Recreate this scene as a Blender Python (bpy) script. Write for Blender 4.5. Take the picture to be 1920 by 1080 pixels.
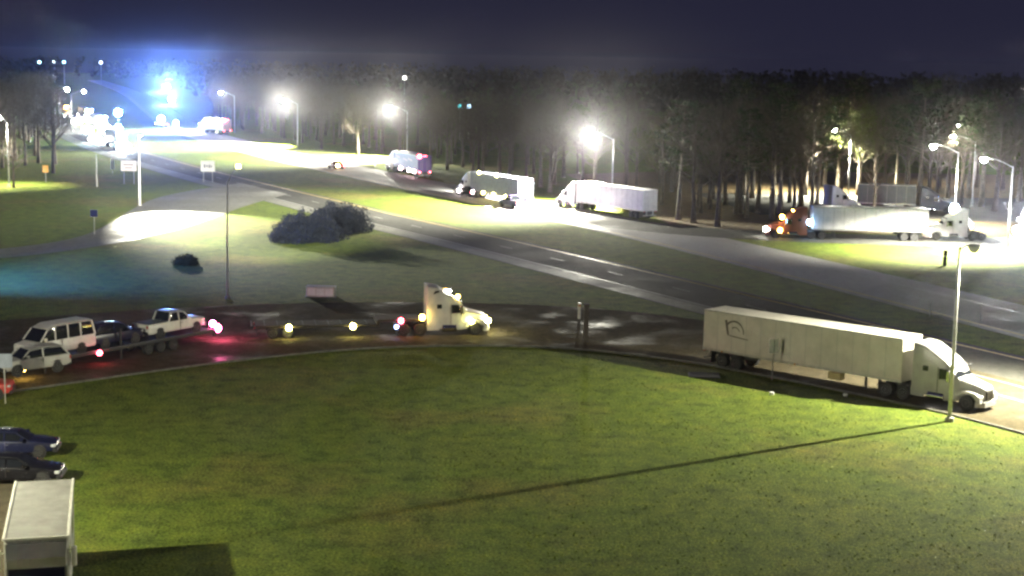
import bpy, bmesh, math, random
from mathutils import Vector, Matrix

for o in list(bpy.data.objects):
    bpy.data.objects.remove(o)
sc = bpy.context.scene
COL = sc.collection
PI = math.pi
R = math.radians
rnd = random.Random(7)

# ---------------------------------------------------------------- camera
cam_d = bpy.data.cameras.new('traffic_camera')
cam = bpy.data.objects.new('traffic_camera', cam_d)
COL.objects.link(cam)
cam_d.sensor_width = 36.0
cam_d.lens = 36.0 * 2900 / 1920
cam_d.clip_start = 0.5
cam_d.clip_end = 6000
PITCH = math.atan(430 / 2900)
cam.matrix_world = (Matrix.Translation((0, 0, 22)) @ Matrix.Rotation(PI / 2 - PITCH, 4, 'X')
                    @ Matrix.Rotation(R(1.0), 4, 'Z'))
sc.camera = cam

# ---------------------------------------------------------------- world, exposure
w = bpy.data.worlds.new('World')
sc.world = w
w.use_nodes = True
nt = w.node_tree
nt.nodes.clear()
wo = nt.nodes.new('ShaderNodeOutputWorld')
bg = nt.nodes.new('ShaderNodeBackground')
sky = nt.nodes.new('ShaderNodeTexSky')
sky.sky_type = 'NISHITA'
sky.sun_disc = False
sky.sun_elevation = R(-6)
sky.sun_rotation = R(-100)
mixn = nt.nodes.new('ShaderNodeMix')
mixn.data_type = 'RGBA'
mixn.blend_type = 'ADD'
mixn.inputs['Factor'].default_value = 1.0
nt.links.new(sky.outputs[0], mixn.inputs['A'])
mixn.inputs['B'].default_value = (0.18, 0.18, 0.40, 1)      # night glow of a town sky
nt.links.new(mixn.outputs['Result'], bg.inputs['Color'])
bg.inputs['Strength'].default_value = 0.1
nt.links.new(bg.outputs[0], wo.inputs['Surface'])
sc.view_settings.view_transform = 'Standard'
sc.view_settings.look = 'None'
sc.view_settings.exposure = -0.2
sc.view_settings.gamma = 1.0
sc.view_settings.use_curve_mapping = False
sc.cycles.max_bounces = 5
sc.cycles.volume_bounces = 0
sc.cycles.transparent_max_bounces = 6
sc.cycles.caustics_reflective = False
sc.cycles.caustics_refractive = False
sc.cycles.sample_clamp_indirect = 3.0
sc.cycles.filter_width = 2.6
sc.cycles.use_denoising = True

# ---------------------------------------------------------------- materials
MATS = {}


def nodes_of(m):
    m.use_nodes = True
    t = m.node_tree
    return t, t.nodes['Principled BSDF']


def noise(t, scale, detail=4, rough=0.55, coord='Object', vec=None, stretch=None):
    tc = t.nodes.new('ShaderNodeTexCoord')
    n = t.nodes.new('ShaderNodeTexNoise')
    n.inputs['Scale'].default_value = scale
    n.inputs['Detail'].default_value = detail
    n.inputs['Roughness'].default_value = rough
    if stretch:
        mp = t.nodes.new('ShaderNodeMapping')
        mp.inputs['Scale'].default_value = stretch
        mp.inputs['Rotation'].default_value = (0, 0, stretch_rot)
        t.links.new(tc.outputs[coord], mp.inputs['Vector'])
        t.links.new(mp.outputs[0], n.inputs['Vector'])
    else:
        t.links.new(tc.outputs[coord], n.inputs['Vector'])
    return n


stretch_rot = 0.0


def ramp(t, src, stops, interp='LINEAR'):
    r = t.nodes.new('ShaderNodeValToRGB')
    r.color_ramp.interpolation = interp
    e = r.color_ramp.elements
    while len(e) < len(stops):
        e.new(0.5)
    for k, (p, c) in enumerate(stops):
        e[k].position = p
        e[k].color = tuple(c) + (1,) if len(c) == 3 else c
    t.links.new(src, r.inputs[0])
    return r


def mixc(t, fac, a, b, mode='MIX'):
    m = t.nodes.new('ShaderNodeMix')
    m.data_type = 'RGBA'
    m.blend_type = mode
    for sock, v in (('Factor', fac), ('A', a), ('B', b)):
        if hasattr(v, 'is_linked') or hasattr(v, 'links'):
            t.links.new(v, m.inputs[sock])
        elif sock == 'Factor':
            m.inputs[sock].default_value = v
        else:
            m.inputs[sock].default_value = tuple(v) + (1,)
    return m.outputs['Result']


def bump(t, b, src, strength, dist=0.1):
    n = t.nodes.new('ShaderNodeBump')
    n.inputs['Strength'].default_value = strength
    n.inputs['Distance'].default_value = dist
    t.links.new(src, n.inputs['Height'])
    t.links.new(n.outputs[0], b.inputs['Normal'])


def paint(name, col, rough=0.4, metal=0.0, dirt=0.25, scale=1.5, spec=0.5):
    if name in MATS:
        return MATS[name]
    m = bpy.data.materials.new(name)
    t, b = nodes_of(m)
    n = noise(t, scale, 5, 0.65)
    d = tuple(c * (1 - dirt) * 0.9 for c in col)
    r = ramp(t, n.outputs['Fac'], [(0.3, d), (0.65, col)])
    t.links.new(r.outputs[0], b.inputs['Base Color'])
    b.inputs['Roughness'].default_value = rough
    b.inputs['Metallic'].default_value = metal
    b.inputs['Specular IOR Level'].default_value = spec
    MATS[name] = m
    return m


def glow(name, col, strength, sample=False):
    if name in MATS:
        return MATS[name]
    m = bpy.data.materials.new(name)
    t, b = nodes_of(m)
    b.inputs['Base Color'].default_value = tuple(min(1, c * 0.6 + 0.2) for c in col) + (1,)
    b.inputs['Emission Color'].default_value = tuple(col) + (1,)
    b.inputs['Emission Strength'].default_value = strength
    m.cycles.emission_sampling = 'AUTO' if sample else 'NONE'
    MATS[name] = m
    return m


def grass_mat():
    m = bpy.data.materials.new('grass')
    t, b = nodes_of(m)
    n1 = noise(t, 0.05, 5, 0.6)
    n2 = noise(t, 0.7, 5, 0.7)
    n3 = noise(t, 7.0, 3, 0.8)
    c1 = ramp(t, n1.outputs['Fac'], [(0.33, (0.095, 0.122, 0.02)), (0.5, (0.082, 0.118, 0.016)), (0.68, (0.128, 0.115, 0.03))])
    c2 = ramp(t, n2.outputs['Fac'], [(0.3, (0.45, 0.5, 0.5)), (0.5, (1, 1, 1)), (0.7, (1.5, 1.3, 1.1))])
    c3 = ramp(t, n3.outputs['Fac'], [(0.36, (0.3, 0.33, 0.3)), (0.5, (0.95, 0.95, 0.95)), (0.62, (1.9, 1.85, 1.7))])
    a = mixc(t, 1.0, c1.outputs[0], c2.outputs[0], 'MULTIPLY')
    a = mixc(t, 1.0, a, c3.outputs[0], 'MULTIPLY')
    t.links.new(a, b.inputs['Base Color'])
    b.inputs['Roughness'].default_value = 0.95
    b.inputs['Specular IOR Level'].default_value = 0.1
    bump(t, b, n3.outputs['Fac'], 0.6, 0.12)
    return m


def road_mat(name, lo, hi, r0, r1, spec=0.5):
    m = bpy.data.materials.new(name)
    t, b = nodes_of(m)
    n1 = noise(t, 0.12, 5, 0.6)
    n2 = noise(t, 1.3, 5, 0.7)
    n3 = noise(t, 14.0, 2, 0.7)
    c = ramp(t, n2.outputs['Fac'], [(0.3, lo), (0.7, hi)])
    c3 = ramp(t, n3.outputs['Fac'], [(0.35, (0.6, 0.6, 0.6)), (0.65, (1.4, 1.4, 1.4))])
    a = mixc(t, 1.0, c.outputs[0], c3.outputs[0], 'MULTIPLY')
    t.links.new(a, b.inputs['Base Color'])
    rr = ramp(t, n1.outputs['Fac'], [(0.35, (r0, r0, r0)), (0.65, (r1, r1, r1))])
    t.links.new(rr.outputs[0], b.inputs['Roughness'])
    if name == 'wet_asphalt':
        n4 = noise(t, 0.22, 4, 0.55)
        sr = ramp(t, n4.outputs['Fac'], [(0.50, (0.006, 0.006, 0.006)), (0.66, (0.018, 0.018, 0.018))])
        t.links.new(sr.outputs[0], b.inputs['Specular IOR Level'])
        rr_ = ramp(t, n4.outputs['Fac'], [(0.45, (r1, r1, r1)), (0.66, (r0, r0, r0))])
        t.links.new(rr_.outputs[0], b.inputs['Roughness'])
    else:
        b.inputs['Specular IOR Level'].default_value = spec
    bump(t, b, n3.outputs['Fac'], 0.08, 0.01)
    return m


M_GRASS = grass_mat()
M_CONC = road_mat('pale_wet_concrete', (0.24, 0.24, 0.23), (0.34, 0.33, 0.31), 0.7, 0.95, 0.05)
M_ASPH = road_mat('wet_asphalt', (0.048, 0.042, 0.028), (0.10, 0.084, 0.055), 0.4, 0.95, 0.03)
M_ASPH2 = road_mat('damp_asphalt', (0.05, 0.05, 0.046), (0.085, 0.085, 0.075), 0.7, 0.95, 0.03)
M_SHOULDER = road_mat('pale_shoulder', (0.10, 0.10, 0.09), (0.2, 0.2, 0.17), 0.55, 0.9, 0.1)
M_LINE = paint('road_paint_white', (0.32, 0.32, 0.30), 0.5, dirt=0.5, scale=3)
M_LINEY = paint('road_paint_yellow', (0.7, 0.5, 0.08), 0.5, dirt=0.5, scale=3)
M_STEEL = paint('galvanised_steel', (0.48, 0.48, 0.46), 0.4, 0.6, 0.3, 4)
M_POLE = paint('pale_aluminium_pole', (0.6, 0.6, 0.57), 0.45, 0.3, 0.25, 3)
M_TYRE = paint('tyre_rubber', (0.025, 0.025, 0.025), 0.8, dirt=0.2)
M_RIM = paint('polished_rim', (0.6, 0.6, 0.6), 0.3, 0.8, 0.3, 5)
M_BLACK = paint('black_trim', (0.02, 0.02, 0.022), 0.5, dirt=0.3)
M_CHROME = paint('chrome', (0.75, 0.75, 0.75), 0.15, 1.0, 0.1)
M_GLASS = paint('dark_glass', (0.012, 0.014, 0.018), 0.06, 0.0, 0.1, spec=0.8)
M_WHITE = paint('white_truck_paint', (0.78, 0.78, 0.76), 0.35, dirt=0.12)
M_WHITE2 = paint('aged_white_panel', (0.56, 0.54, 0.48), 0.45, dirt=0.2, scale=0.8)
M_WOOD = paint('weathered_post_wood', (0.06, 0.05, 0.04), 0.9, dirt=0.4, scale=6)
M_CONCP = paint('cast_concrete', (0.3, 0.29, 0.27), 0.8, dirt=0.3, scale=4)

M_AMBER = glow('amber_lamp', (1.0, 0.62, 0.12), 60)
M_YEL = glow('yellow_lamp', (1.0, 0.9, 0.25), 80)
M_RED = glow('red_lamp', (1.0, 0.08, 0.12), 40)
M_HEAD = glow('white_headlamp', (1.0, 0.97, 0.85), 160)
M_BLUE = glow('blue_flasher', (0.15, 0.35, 1.0), 200)
M_LAMP = glow('street_lamp_lens', (1.0, 0.98, 0.82), 2500)
M_AMBER_OFF = paint('amber_lens', (0.45, 0.2, 0.03), 0.3)
M_RED_OFF = paint('red_lens', (0.35, 0.02, 0.02), 0.3)
M_CLEAR = paint('clear_lens', (0.6, 0.62, 0.62), 0.15)


# ---------------------------------------------------------------- mesh helpers
class MB:
    def __init__(self):
        self.v = []
        self.f = []

    def add(self, vs, fs):
        k = len(self.v)
        self.v += [tuple(p) for p in vs]
        self.f += [tuple(i + k for i in f) for f in fs]
        return self

    def box(self, x0, x1, y0, y1, z0, z1):
        return self.add([(x0, y0, z0), (x1, y0, z0), (x1, y1, z0), (x0, y1, z0),
                         (x0, y0, z1), (x1, y0, z1), (x1, y1, z1), (x0, y1, z1)],
                        [(0, 3, 2, 1), (4, 5, 6, 7), (0, 1, 5, 4), (1, 2, 6, 5), (2, 3, 7, 6), (3, 0, 4, 7)])

    def bbox(self, x0, x1, y0, y1, z0, z1, b=0.04):
        pts = []
        for x, sx in ((x0, 1), (x1, -1)):
            for y, sy in ((y0, 1), (y1, -1)):
                for z, sz in ((z0, 1), (z1, -1)):
                    pts += [(x + sx * b, y + sy * b, z), (x + sx * b, y, z + sz * b), (x, y + sy * b, z + sz * b)]
        return self.hull(pts)

    def hull(self, pts):
        bm = bmesh.new()
        vs = [bm.verts.new(p) for p in pts]
        r = bmesh.ops.convex_hull(bm, input=vs)
        junk = [g for g in r['geom_interior'] if isinstance(g, bmesh.types.BMVert)]
        if junk:
            bmesh.ops.delete(bm, geom=junk, context='VERTS')
        bmesh.ops.dissolve_limit(bm, angle_limit=0.02, verts=bm.verts[:], edges=bm.edges[:])
        bm.verts.index_update()
        self.add([v.co[:] for v in bm.verts], [[v.index for v in f.verts] for f in bm.faces])
        bm.free()
        return self

    def tube(self, pts, radii, n=8, cap=True):
        pts = [Vector(p) for p in pts]
        rings = []
        for i, p in enumerate(pts):
            if i == 0:
                d = pts[1] - p
            elif i == len(pts) - 1:
                d = p - pts[i - 1]
            else:
                d = pts[i + 1] - pts[i - 1]
            d.normalize()
            a = Vector((0, 0, 1)) if abs(d.z) < 0.9 else Vector((1, 0, 0))
            u = d.cross(a).normalized()
            v = d.cross(u)
            r = radii[i] if isinstance(radii, (list, tuple)) else radii
            rings.append([p + (u * math.cos(2 * PI * k / n) + v * math.sin(2 * PI * k / n)) * r for k in range(n)])
        vs = [q for rg in rings for q in rg]
        fs = []
        for i in range(len(rings) - 1):
            for k in range(n):
                a, b2 = i * n + k, i * n + (k + 1) % n
                fs.append((a, b2, b2 + n, a + n))
        if cap:
            fs.append(tuple(range(n))[::-1])
            fs.append(tuple((len(rings) - 1) * n + k for k in range(n)))
        return self.add(vs, fs)

    def lathe(self, prof, n=18, axis='y', c=(0, 0, 0)):
        """prof: list of (axial, radius)"""
        vs, fs = [], []
        for a, r in prof:
            for k in range(n):
                t = 2 * PI * k / n
                if axis == 'y':
                    vs.append((c[0] + r * math.cos(t), c[1] + a, c[2] + r * math.sin(t)))
                elif axis == 'z':
                    vs.append((c[0] + r * math.cos(t), c[1] + r * math.sin(t), c[2] + a))
                else:
                    vs.append((c[0] + a, c[1] + r * math.cos(t), c[2] + r * math.sin(t)))
        m = len(prof)
        for i in range(m - 1):
            for k in range(n):
                a0, b0 = i * n + k, i * n + (k + 1) % n
                fs.append((a0, b0, b0 + n, a0 + n))
        fs.append(tuple(range(n))[::-1])
        fs.append(tuple((m - 1) * n + k for k in range(n)))
        return self.add(vs, fs)

    def loft(self, secs, seg=3):
        """secs: (x, half width bottom, half width top, z0, z1, corner radius)"""
        rings = []
        for x, wb, wt, z0, z1, r in secs:
            ring = []
            cs = [(-wb, z0, -1, -1), (wb, z0, 1, -1), (wt, z1, 1, 1), (-wt, z1, -1, 1)]
            start = [PI, 1.5 * PI, 0, 0.5 * PI]
            r = min(r, (z1 - z0) * 0.45, wt * 0.9)
            for (y, z, sy, sz), a0 in zip(cs, start):
                cy, cz = y - sy * r, z - sz * r
                for k in range(seg + 1):
                    a = a0 + 0.5 * PI * k / seg
                    ring.append((x, cy + r * math.cos(a), cz + r * math.sin(a)))
            rings.append(ring)
        n = len(rings[0])
        vs = [p for rg in rings for p in rg]
        fs = []
        for i in range(len(rings) - 1):
            for k in range(n):
                a, b2 = i * n + k, i * n + (k + 1) % n
                fs.append((a, a + n, b2 + n, b2))
        fs.append(tuple(range(n)))
        fs.append(tuple((len(rings) - 1) * n + k for k in range(n))[::-1])
        return self.add(vs, fs)

    def prism(self, prof, y0, y1):
        """closed profile of (x, z) extruded over y"""
        n = len(prof)
        vs = [(x, y0, z) for x, z in prof] + [(x, y1, z) for x, z in prof]
        fs = [tuple(range(n)), tuple(range(2 * n - 1, n - 1, -1))]
        for k in range(n):
            fs.append((k, k + n, (k + 1) % n + n, (k + 1) % n))
        return self.add(vs, fs)

    def mesh(self, name, mat, smooth=False):
        me = bpy.data.meshes.new(name)
        me.from_pydata(self.v, [], self.f)
        me.materials.append(mat)
        bm = bmesh.new()
        bm.from_mesh(me)
        bmesh.ops.recalc_face_normals(bm, faces=bm.faces[:])
        bm.to_mesh(me)
        bm.free()
        if smooth:
            for p in me.polygons:
                p.use_smooth = True
            if smooth != 'full':
                me.set_sharp_from_angle(angle=R(38))
        return me


def link(name, me, parent=None, loc=None, rz=0, kind=None, label=None):
    o = bpy.data.objects.new(name, me)
    COL.objects.link(o)
    if parent is not None:
        o.parent = parent
    if loc is not None:
        o.location = loc
    if rz:
        o.rotation_euler = (0, 0, rz)
    if kind:
        o['kind'] = kind
    if label:
        o['label'] = label
    return o


def part(name, mb, mat, parent, smooth=False, label=None, kind=None):
    return link(name, mb.mesh(name, mat, smooth), parent, label=label, kind=kind)


def thing(name, label, cat, loc, rz=0, group=None):
    o = bpy.data.objects.new(name, None)
    COL.objects.link(o)
    o.empty_display_size = 0.3
    o.location = loc if len(loc) == 3 else (loc[0], loc[1], 0)
    o.rotation_euler = (0, 0, rz)
    o['label'] = label
    o['category'] = cat
    if group:
        o['group'] = group
    return o


def tag(o, label, cat, group=None):
    o['label'] = label
    o['category'] = cat
    if group:
        o['group'] = group
    return o


def point_light(loc, power, col, parent=None, radius=0.15, name='lamp_light'):
    l = bpy.data.lights.new(name, 'POINT')
    l.energy = power
    l.color = col
    l.shadow_soft_size = radius
    o = bpy.data.objects.new(name, l)
    COL.objects.link(o)
    o.location = loc
    if parent is not None:
        o.parent = parent
    return o


def spot_light(loc, target, power, col, size, blend, parent=None, radius=0.15, name='lamp_beam'):
    l = bpy.data.lights.new(name, 'SPOT')
    l.energy = power
    l.color = col
    l.spot_size = R(size)
    l.spot_blend = blend
    l.shadow_soft_size = radius
    o = bpy.data.objects.new(name, l)
    COL.objects.link(o)
    o.location = loc
    d = Vector(target) - Vector(loc)
    o.rotation_euler = d.to_track_quat('-Z', 'Y').to_euler()
    if parent is not None:
        o.parent = parent
    return o


def copy_tree(o, parent=None):
    c = o.copy()
    COL.objects.link(c)
    if parent is not None:
        c.parent = parent
    for ch in list(o.children):
        copy_tree(ch, c)
    return c


def heading(a, b):
    return math.atan2(b[1] - a[1], b[0] - a[0])


def interp_line(pl, step):
    out = []
    for i in range(len(pl) - 1):
        a, b = Vector(pl[i]), Vector(pl[i + 1])
        n = max(1, int((b - a).length / step))
        for k in range(n):
            out.append(a.lerp(b, k / n))
    out.append(Vector(pl[-1]))
    return out


def smooth_line(pl, it=3):
    """Chaikin corner cutting"""
    p = [Vector(q) for q in pl]
    for _ in range(it):
        q = [p[0]]
        for i in range(len(p) - 1):
            q.append(p[i].lerp(p[i + 1], 0.25))
            q.append(p[i].lerp(p[i + 1], 0.75))
        q.append(p[-1])
        p = q
    return p


def resample(p, n):
    L = [0]
    for i in range(len(p) - 1):
        L.append(L[-1] + (p[i + 1] - p[i]).length)
    out = []
    j = 0
    for k in range(n):
        s = L[-1] * k / (n - 1)
        while j < len(p) - 2 and L[j + 1] < s:
            j += 1
        t = (s - L[j]) / max(1e-6, L[j + 1] - L[j])
        out.append(p[j].lerp(p[j + 1], min(1, t)))
    return out


def strip(name, left, right, z, mat, kind='structure', parent=None, n=60):
    a, b = resample(smooth_line(left), n), resample(smooth_line(right), n)
    vs = [(p.x, p.y, z) for p in a] + [(p.x, p.y, z) for p in b]
    fs = [(i, i + 1, n + i + 1, n + i) for i in range(n - 1)]
    mb = MB().add(vs, fs)
    o = link(name, mb.mesh(name, mat), parent)
    if parent is None:
        o['kind'] = kind
    return o


def offset_line(pl, d):
    p = [Vector(q) for q in pl]
    out = []
    for i in range(len(p)):
        t = (p[min(i + 1, len(p) - 1)] - p[max(i - 1, 0)]).normalized()
        out.append(Vector((p[i].x - t.y * d, p[i].y + t.x * d)))
    return out


def line_mark(name, pl, width, z, mat, parent, dash=None):
    """painted line along pl; dash = (on, gap)"""
    p = smooth_line(pl)
    L = sum((p[i + 1] - p[i]).length for i in range(len(p) - 1))
    n = max(2, int(L / 1.5))
    p = resample(p, n)
    mb = MB()
    for i in range(n - 1):
        if dash:
            s = L * i / (n - 1)
            if s % (dash[0] + dash[1]) > dash[0]:
                continue
        t = (p[i + 1] - p[i]).normalized()
        nx, ny = -t.y * width / 2, t.x * width / 2
        a, b = p[i], p[i + 1]
        mb.add([(a.x - nx, a.y - ny, z), (b.x - nx, b.y - ny, z), (b.x + nx, b.y + ny, z), (a.x + nx, a.y + ny, z)],
               [(0, 1, 2, 3)])
    return part(name, mb, mat, parent)


# ================================================================= SETTING
GX0, GX1, GY0, GY1 = -900, 900, -60, 1600
mb = MB()
mb.add([(GX0, GY0, 0), (GX1, GY0, 0), (GX1, GY1, 0), (GX0, GY1, 0)], [(0, 1, 2, 3)])
g = part('grass_ground', mb, M_GRASS, None)
g['kind'] = 'structure'

# far carriageway (two lanes and shoulders), its edges in metres
farL = [(-330, 1200), (-215, 850), (-150, 620), (-108, 470), (-83, 400), (-56, 336), (-34.6, 292), (-16, 254), (-5, 233), (10.3, 202), (20, 180),
        (32, 150), (43, 122), (56, 90), (70, 55)]
farU = offset_line(farL, -12.2)
if farU[5].x < farL[5][0]:
    farU = offset_line(farL, 12.2)
sgn = 1 if offset_line(farL, 1)[5].x > farL[5][0] else -1
far_road = strip('far_carriageway', farL, offset_line(farL, sgn * 12.2), 0.012, M_CONC, n=140)
line_mark('edge_line', offset_line(farL, sgn * 1.2), 0.2, 0.016, M_LINEY, far_road)
line_mark('edge_line', offset_line(farL, sgn * 8.9), 0.2, 0.016, M_LINE, far_road)
line_mark('lane_line', offset_line(farL, sgn * 5.0), 0.16, 0.016, M_LINE, far_road, (3, 9))

nearA = [(-330, 1020), (-235, 760), (-180, 590), (-125, 450), (-88, 358), (-62, 304), (-40, 262), (-22.6, 230), (-17, 219), (0, 189.5), (8, 175), (20, 153),
         (34, 127), (50, 98), (64, 72), (78, 46)]
near_road = strip('near_carriageway', nearA, offset_line(nearA, -sgn * 11.6), 0.008, M_ASPH2, n=140)
line_mark('edge_line', offset_line(nearA, -sgn * 1.0), 0.25, 0.016, M_LINEY, near_road)
line_mark('edge_line', offset_line(nearA, -sgn * 8.6), 0.25, 0.016, M_LINE, near_road)
line_mark('lane_line', offset_line(nearA, -sgn * 4.8), 0.16, 0.016, M_LINE, near_road, (3, 9))
# pale outer shoulder of the near carriageway
strip('near_shoulder', offset_line(nearA, -sgn * 9.0), offset_line(nearA, -sgn * 11.4), 0.012, M_SHOULDER, n=140)

# ramp of the rest area in the foreground
rampLo = [(-52, 78), (-42, 90), (-32.2, 98.6), (-22, 108.6), (-12, 115.6), (-3, 117.8), (5, 117.2), (13, 112.9), (18.1, 107.9), (24.5, 101), (28.6, 96.0),
          (32.5, 89.5), (38, 79), (45, 62)]
rampUp = [(-70, 98), (-56, 114), (-42, 125.4), (-30, 133), (-17.5, 137.6), (-4, 138.8), (5.8, 137.6), (14, 133.5), (24, 125), (31, 116.5),
          (36.4, 106.7), (41, 97), (48, 84), (56, 66)]
ramp_road = strip('rest_area_road', rampLo, rampUp, 0.020, M_ASPH, n=90)
line_mark('edge_line', offset_line([p for p in rampUp][8:], -sgn * 1.2 if True else 0), 0.2, 0.026, M_LINE, ramp_road)
line_mark('edge_line', offset_line([p for p in rampUp][8:], -sgn * 4.6), 0.2, 0.026, M_LINE, ramp_road)
# concrete kerb along the lawn side
kl = resample(smooth_line(rampLo), 120)
mb = MB()
for i in range(len(kl) - 1):
    a, b = kl[i], kl[i + 1]
    t = (b - a).normalized()
    nx, ny = t.y * 0.18, -t.x * 0.18
    mb.add([(a.x, a.y, 0), (b.x, b.y, 0), (b.x + nx, b.y + ny, 0), (a.x + nx, a.y + ny, 0),
            (a.x, a.y, .12), (b.x, b.y, .12), (b.x + nx, b.y + ny, .12), (a.x + nx, a.y + ny, .12)],
           [(4, 5, 6, 7), (0, 1, 5, 4), (2, 3, 7, 6)])
kerb = part('road_kerb', mb, paint('worn_kerb', (.12, .12, .1), .85, dirt=.5, scale=2), None)
kerb['kind'] = 'structure'

# exit ramp on the left, running towards the camera from the near carriageway
exL = [(-36, 246), (-39.5, 225), (-40.5, 205), (-42.5, 190), (-46, 177.5), (-52, 166), (-62, 156), (-76, 147)]
exU = [(-47, 266), (-55, 240), (-54, 218), (-52, 198), (-51.5, 182), (-56, 172), (-64, 164), (-76, 157)]
strip('exit_ramp', exL, exU, 0.022, M_SHOULDER, n=60)

# ramp and lorry park beyond the far carriageway
rp1 = [(12, 205), (22, 196.5), (33, 192), (45, 190), (60, 189), (90, 190), (140, 194)]
rp2 = [(2, 240), (12, 221), (24, 207), (36, 202.5), (60, 200.5), (90, 201), (140, 205)]
strip('far_rest_area_ramp', rp1, rp2, 0.017, M_ASPH2, n=60)
strip('lorry_park', [(36, 226), (60, 222), (100, 222), (150, 226)], [(30, 262), (60, 262), (100, 262), (150, 266)], 0.012, M_ASPH2, n=30)
# leaf litter under the trees
M_LITTER = paint('leaf_litter', (0.15, 0.10, 0.03), 0.95, dirt=0.6, scale=0.8)

# parking apron at the lower left, under the motorhome and the two parked cars
strip('parking_apron', [(-60, 40), (-60, 66), (-60, 85)], [(-18.2, 40), (-19.2, 66), (-26.5, 85)], 0.006, M_ASPH, n=20)

# ================================================================= STREET LAMPS
LAMPCOL = (1.0, 0.96, 0.80)


def street_lamp(loc, ang, label, power, h=10.3, arm=3.4, rise=1.1, col=LAMPCOL, lit=True, lamp_r=0.22, group=None, cone=132, halo=0.26, tip=0, throw=1.3, tipy=0):
    t = thing('street_lamp', label, 'street lamp', loc, ang, group)
    part('base_plate', MB().lathe([(0, 0.28), (0.25, 0.28), (0.3, 0.16)], 12, 'z'), M_CONCP, t)
    part('pole', MB().tube([(0, 0, 0.25), (0, 0, h * 0.5), (0, 0, h)], [0.13, 0.11, 0.075], 12), M_POLE, t, 'full')
    pts = []
    for k in range(7):
        s = k / 6
        pts.append((arm * s, 0, h - 0.15 + rise * math.sin(s * PI / 2)))
    part('arm', MB().tube(pts, [0.05] * 6 + [0.035], 8), M_POLE, t, 'full')
    hz = h - 0.15 + rise
    lum = part('luminaire', MB().loft([(arm - 0.1, 0.08, 0.06, hz - 0.05, hz + 0.05, .03), (arm + 0.2, 0.17, 0.12, hz - 0.08, hz + 0.1, .05),
                                     (arm + 0.6, 0.16, 0.1, hz - 0.08, hz + 0.07, .05), (arm + 0.75, 0.07, 0.05, hz - 0.05, hz + 0.02, .03)]),
               M_STEEL, t, True)
    ln = part('lens', MB().lathe([(-0.40, 0.12), (-0.32, 0.26), (-.15, .36), (0, 0.38), (0.02, 0.38)], 12, 'z', (arm + 0.35, 0, hz - 0.05)),
              M_LAMP if lit else M_CLEAR, lum, True)
    if lit:
        lp = (arm + 0.35, 0, hz - 0.75)
        if cone:
            spot_light(lp, (lp[0] + tip, tipy, 0), power * 2.7, col, cone, .6, t, lamp_r)
            spot_light(lp, (lp[0], throw, lp[2] - .05), power * halo * .42, col, 80, .5, t, lamp_r, 'lamp_halo_beam')  # extra beam added towards the viewing side for the halo in the haze
        else:
            point_light(lp, power, col, t, lamp_r)
    return t


IL = 'street lamps along the far carriageway'
roadside = heading((0, 0), (-0.97, -0.25))
street_lamp((-79.37, 439.93), R(195), 'street lamp farthest along the far carriageway, left of the brightest one', 150000, halo=.5, group=IL, cone=118, tip=9)
street_lamp((-52.86, 377.91), R(195), 'brightest street lamp over the white glowing stretch of far carriageway', 480000, halo=.62, group=IL, cone=122, tip=9, lamp_r=.5)
street_lamp((-23.49, 339.05), R(195), 'street lamp standing behind the purple sided semi truck', 560000, halo=.5, group=IL, cone=122, tip=9)
street_lamp((14.92, 234.05), R(195), 'street lamp behind the white semi truck parked on the shoulder', 480000, halo=.52, group=IL, tip=8, cone=124)
WL = 'lamps of the far rest area among the trees'
street_lamp((59.66, 185.30), R(190), 'rightmost lit lamp of the far rest area, its pole standing in the grass', 120000, halo=.12, group=WL, cone=115, tip=3)
street_lamp((61.39, 214.41), R(190), 'lit lamp above the white tractor with blue lights beyond', 60000, halo=.2, group=WL, cone=120)
street_lamp((56.44, 260.68), R(185), 'small lit lamp above the white lorry in the trees', 120000, halo=.06, cone=145, arm=2.5, group=WL)
street_lamp((72.67, 244.68), R(185), 'lower of two tiny distant lamps over the far lorry park', 2500, group=WL)
street_lamp((87.04, 291.93), R(185), 'upper of two tiny distant lamps over the far lorry park', 2500, group=WL)
street_lamp((-82.04, 250.95), R(170), 'lit lamp at the left edge of the view before the dark wood', 26000, cone=110, arm=1.2, group=None)
QL = 'lamps beside the queue of headlights'
street_lamp((-134.89, 455.96), R(-15), 'left one of the two slim lamp poles beside the queue', 7000, arm=3.6, group=QL)
street_lamp((-128.19, 437.81), R(-15), 'right one of the two slim lamp poles beside the queue', 7000, arm=2.2, group=QL)
street_lamp((-121.89, 427.28), R(-15), 'lamp over the head of the far queue of headlights', 9000, arm=3.6, group=QL)
# unlit pole in the foreground
street_lamp((27.54, 94.69), R(10), 'tall unlit lamp pole standing in the grass beside the foreground semi truck', 0, h=11.0, arm=0.6, rise=0.25, lit=False)
# white bare pole, its flood head added to brighten the exit ramp, and slim lamp pole on the left lawn
t = thing('steel_pole', 'white bare pole lit bright beside the glowing exit ramp', 'pole', (-54.06, 222.97))
part('pole', MB().tube([(0, 0, 0), (0, 0, 5), (0, 0, 10.4)], [0.17, 0.15, 0.12], 10), paint('white_pole', (0.8, 0.8, 0.78), .4), t, 'full')
part('base_plate', MB().lathe([(0, 0.3), (0.12, 0.3), (0.14, 0.18)], 10, 'z'), M_CONCP, t)
ft = part('added_floodlight', MB().bbox(.1, .6, -.5, -.1, 10.15, 10.45, .04), M_STEEL, t)
part('lens', MB().box(.14, .56, -.46, -.14, 10.1, 10.15), glow('flood_lens', (1.0, 0.95, 0.45), 60), ft)
spot_light((.35, -.3, 9.95), (10.5, -17, 0), 620000, LAMPCOL, 54, .6, t, .2)  # beam of the added flood head, brightens the ramp
t = thing('flood_lamp', 'slim lamp pole with a yellowish lamp turned towards the exit ramp', 'street lamp', (-25.79, 138.70))
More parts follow.
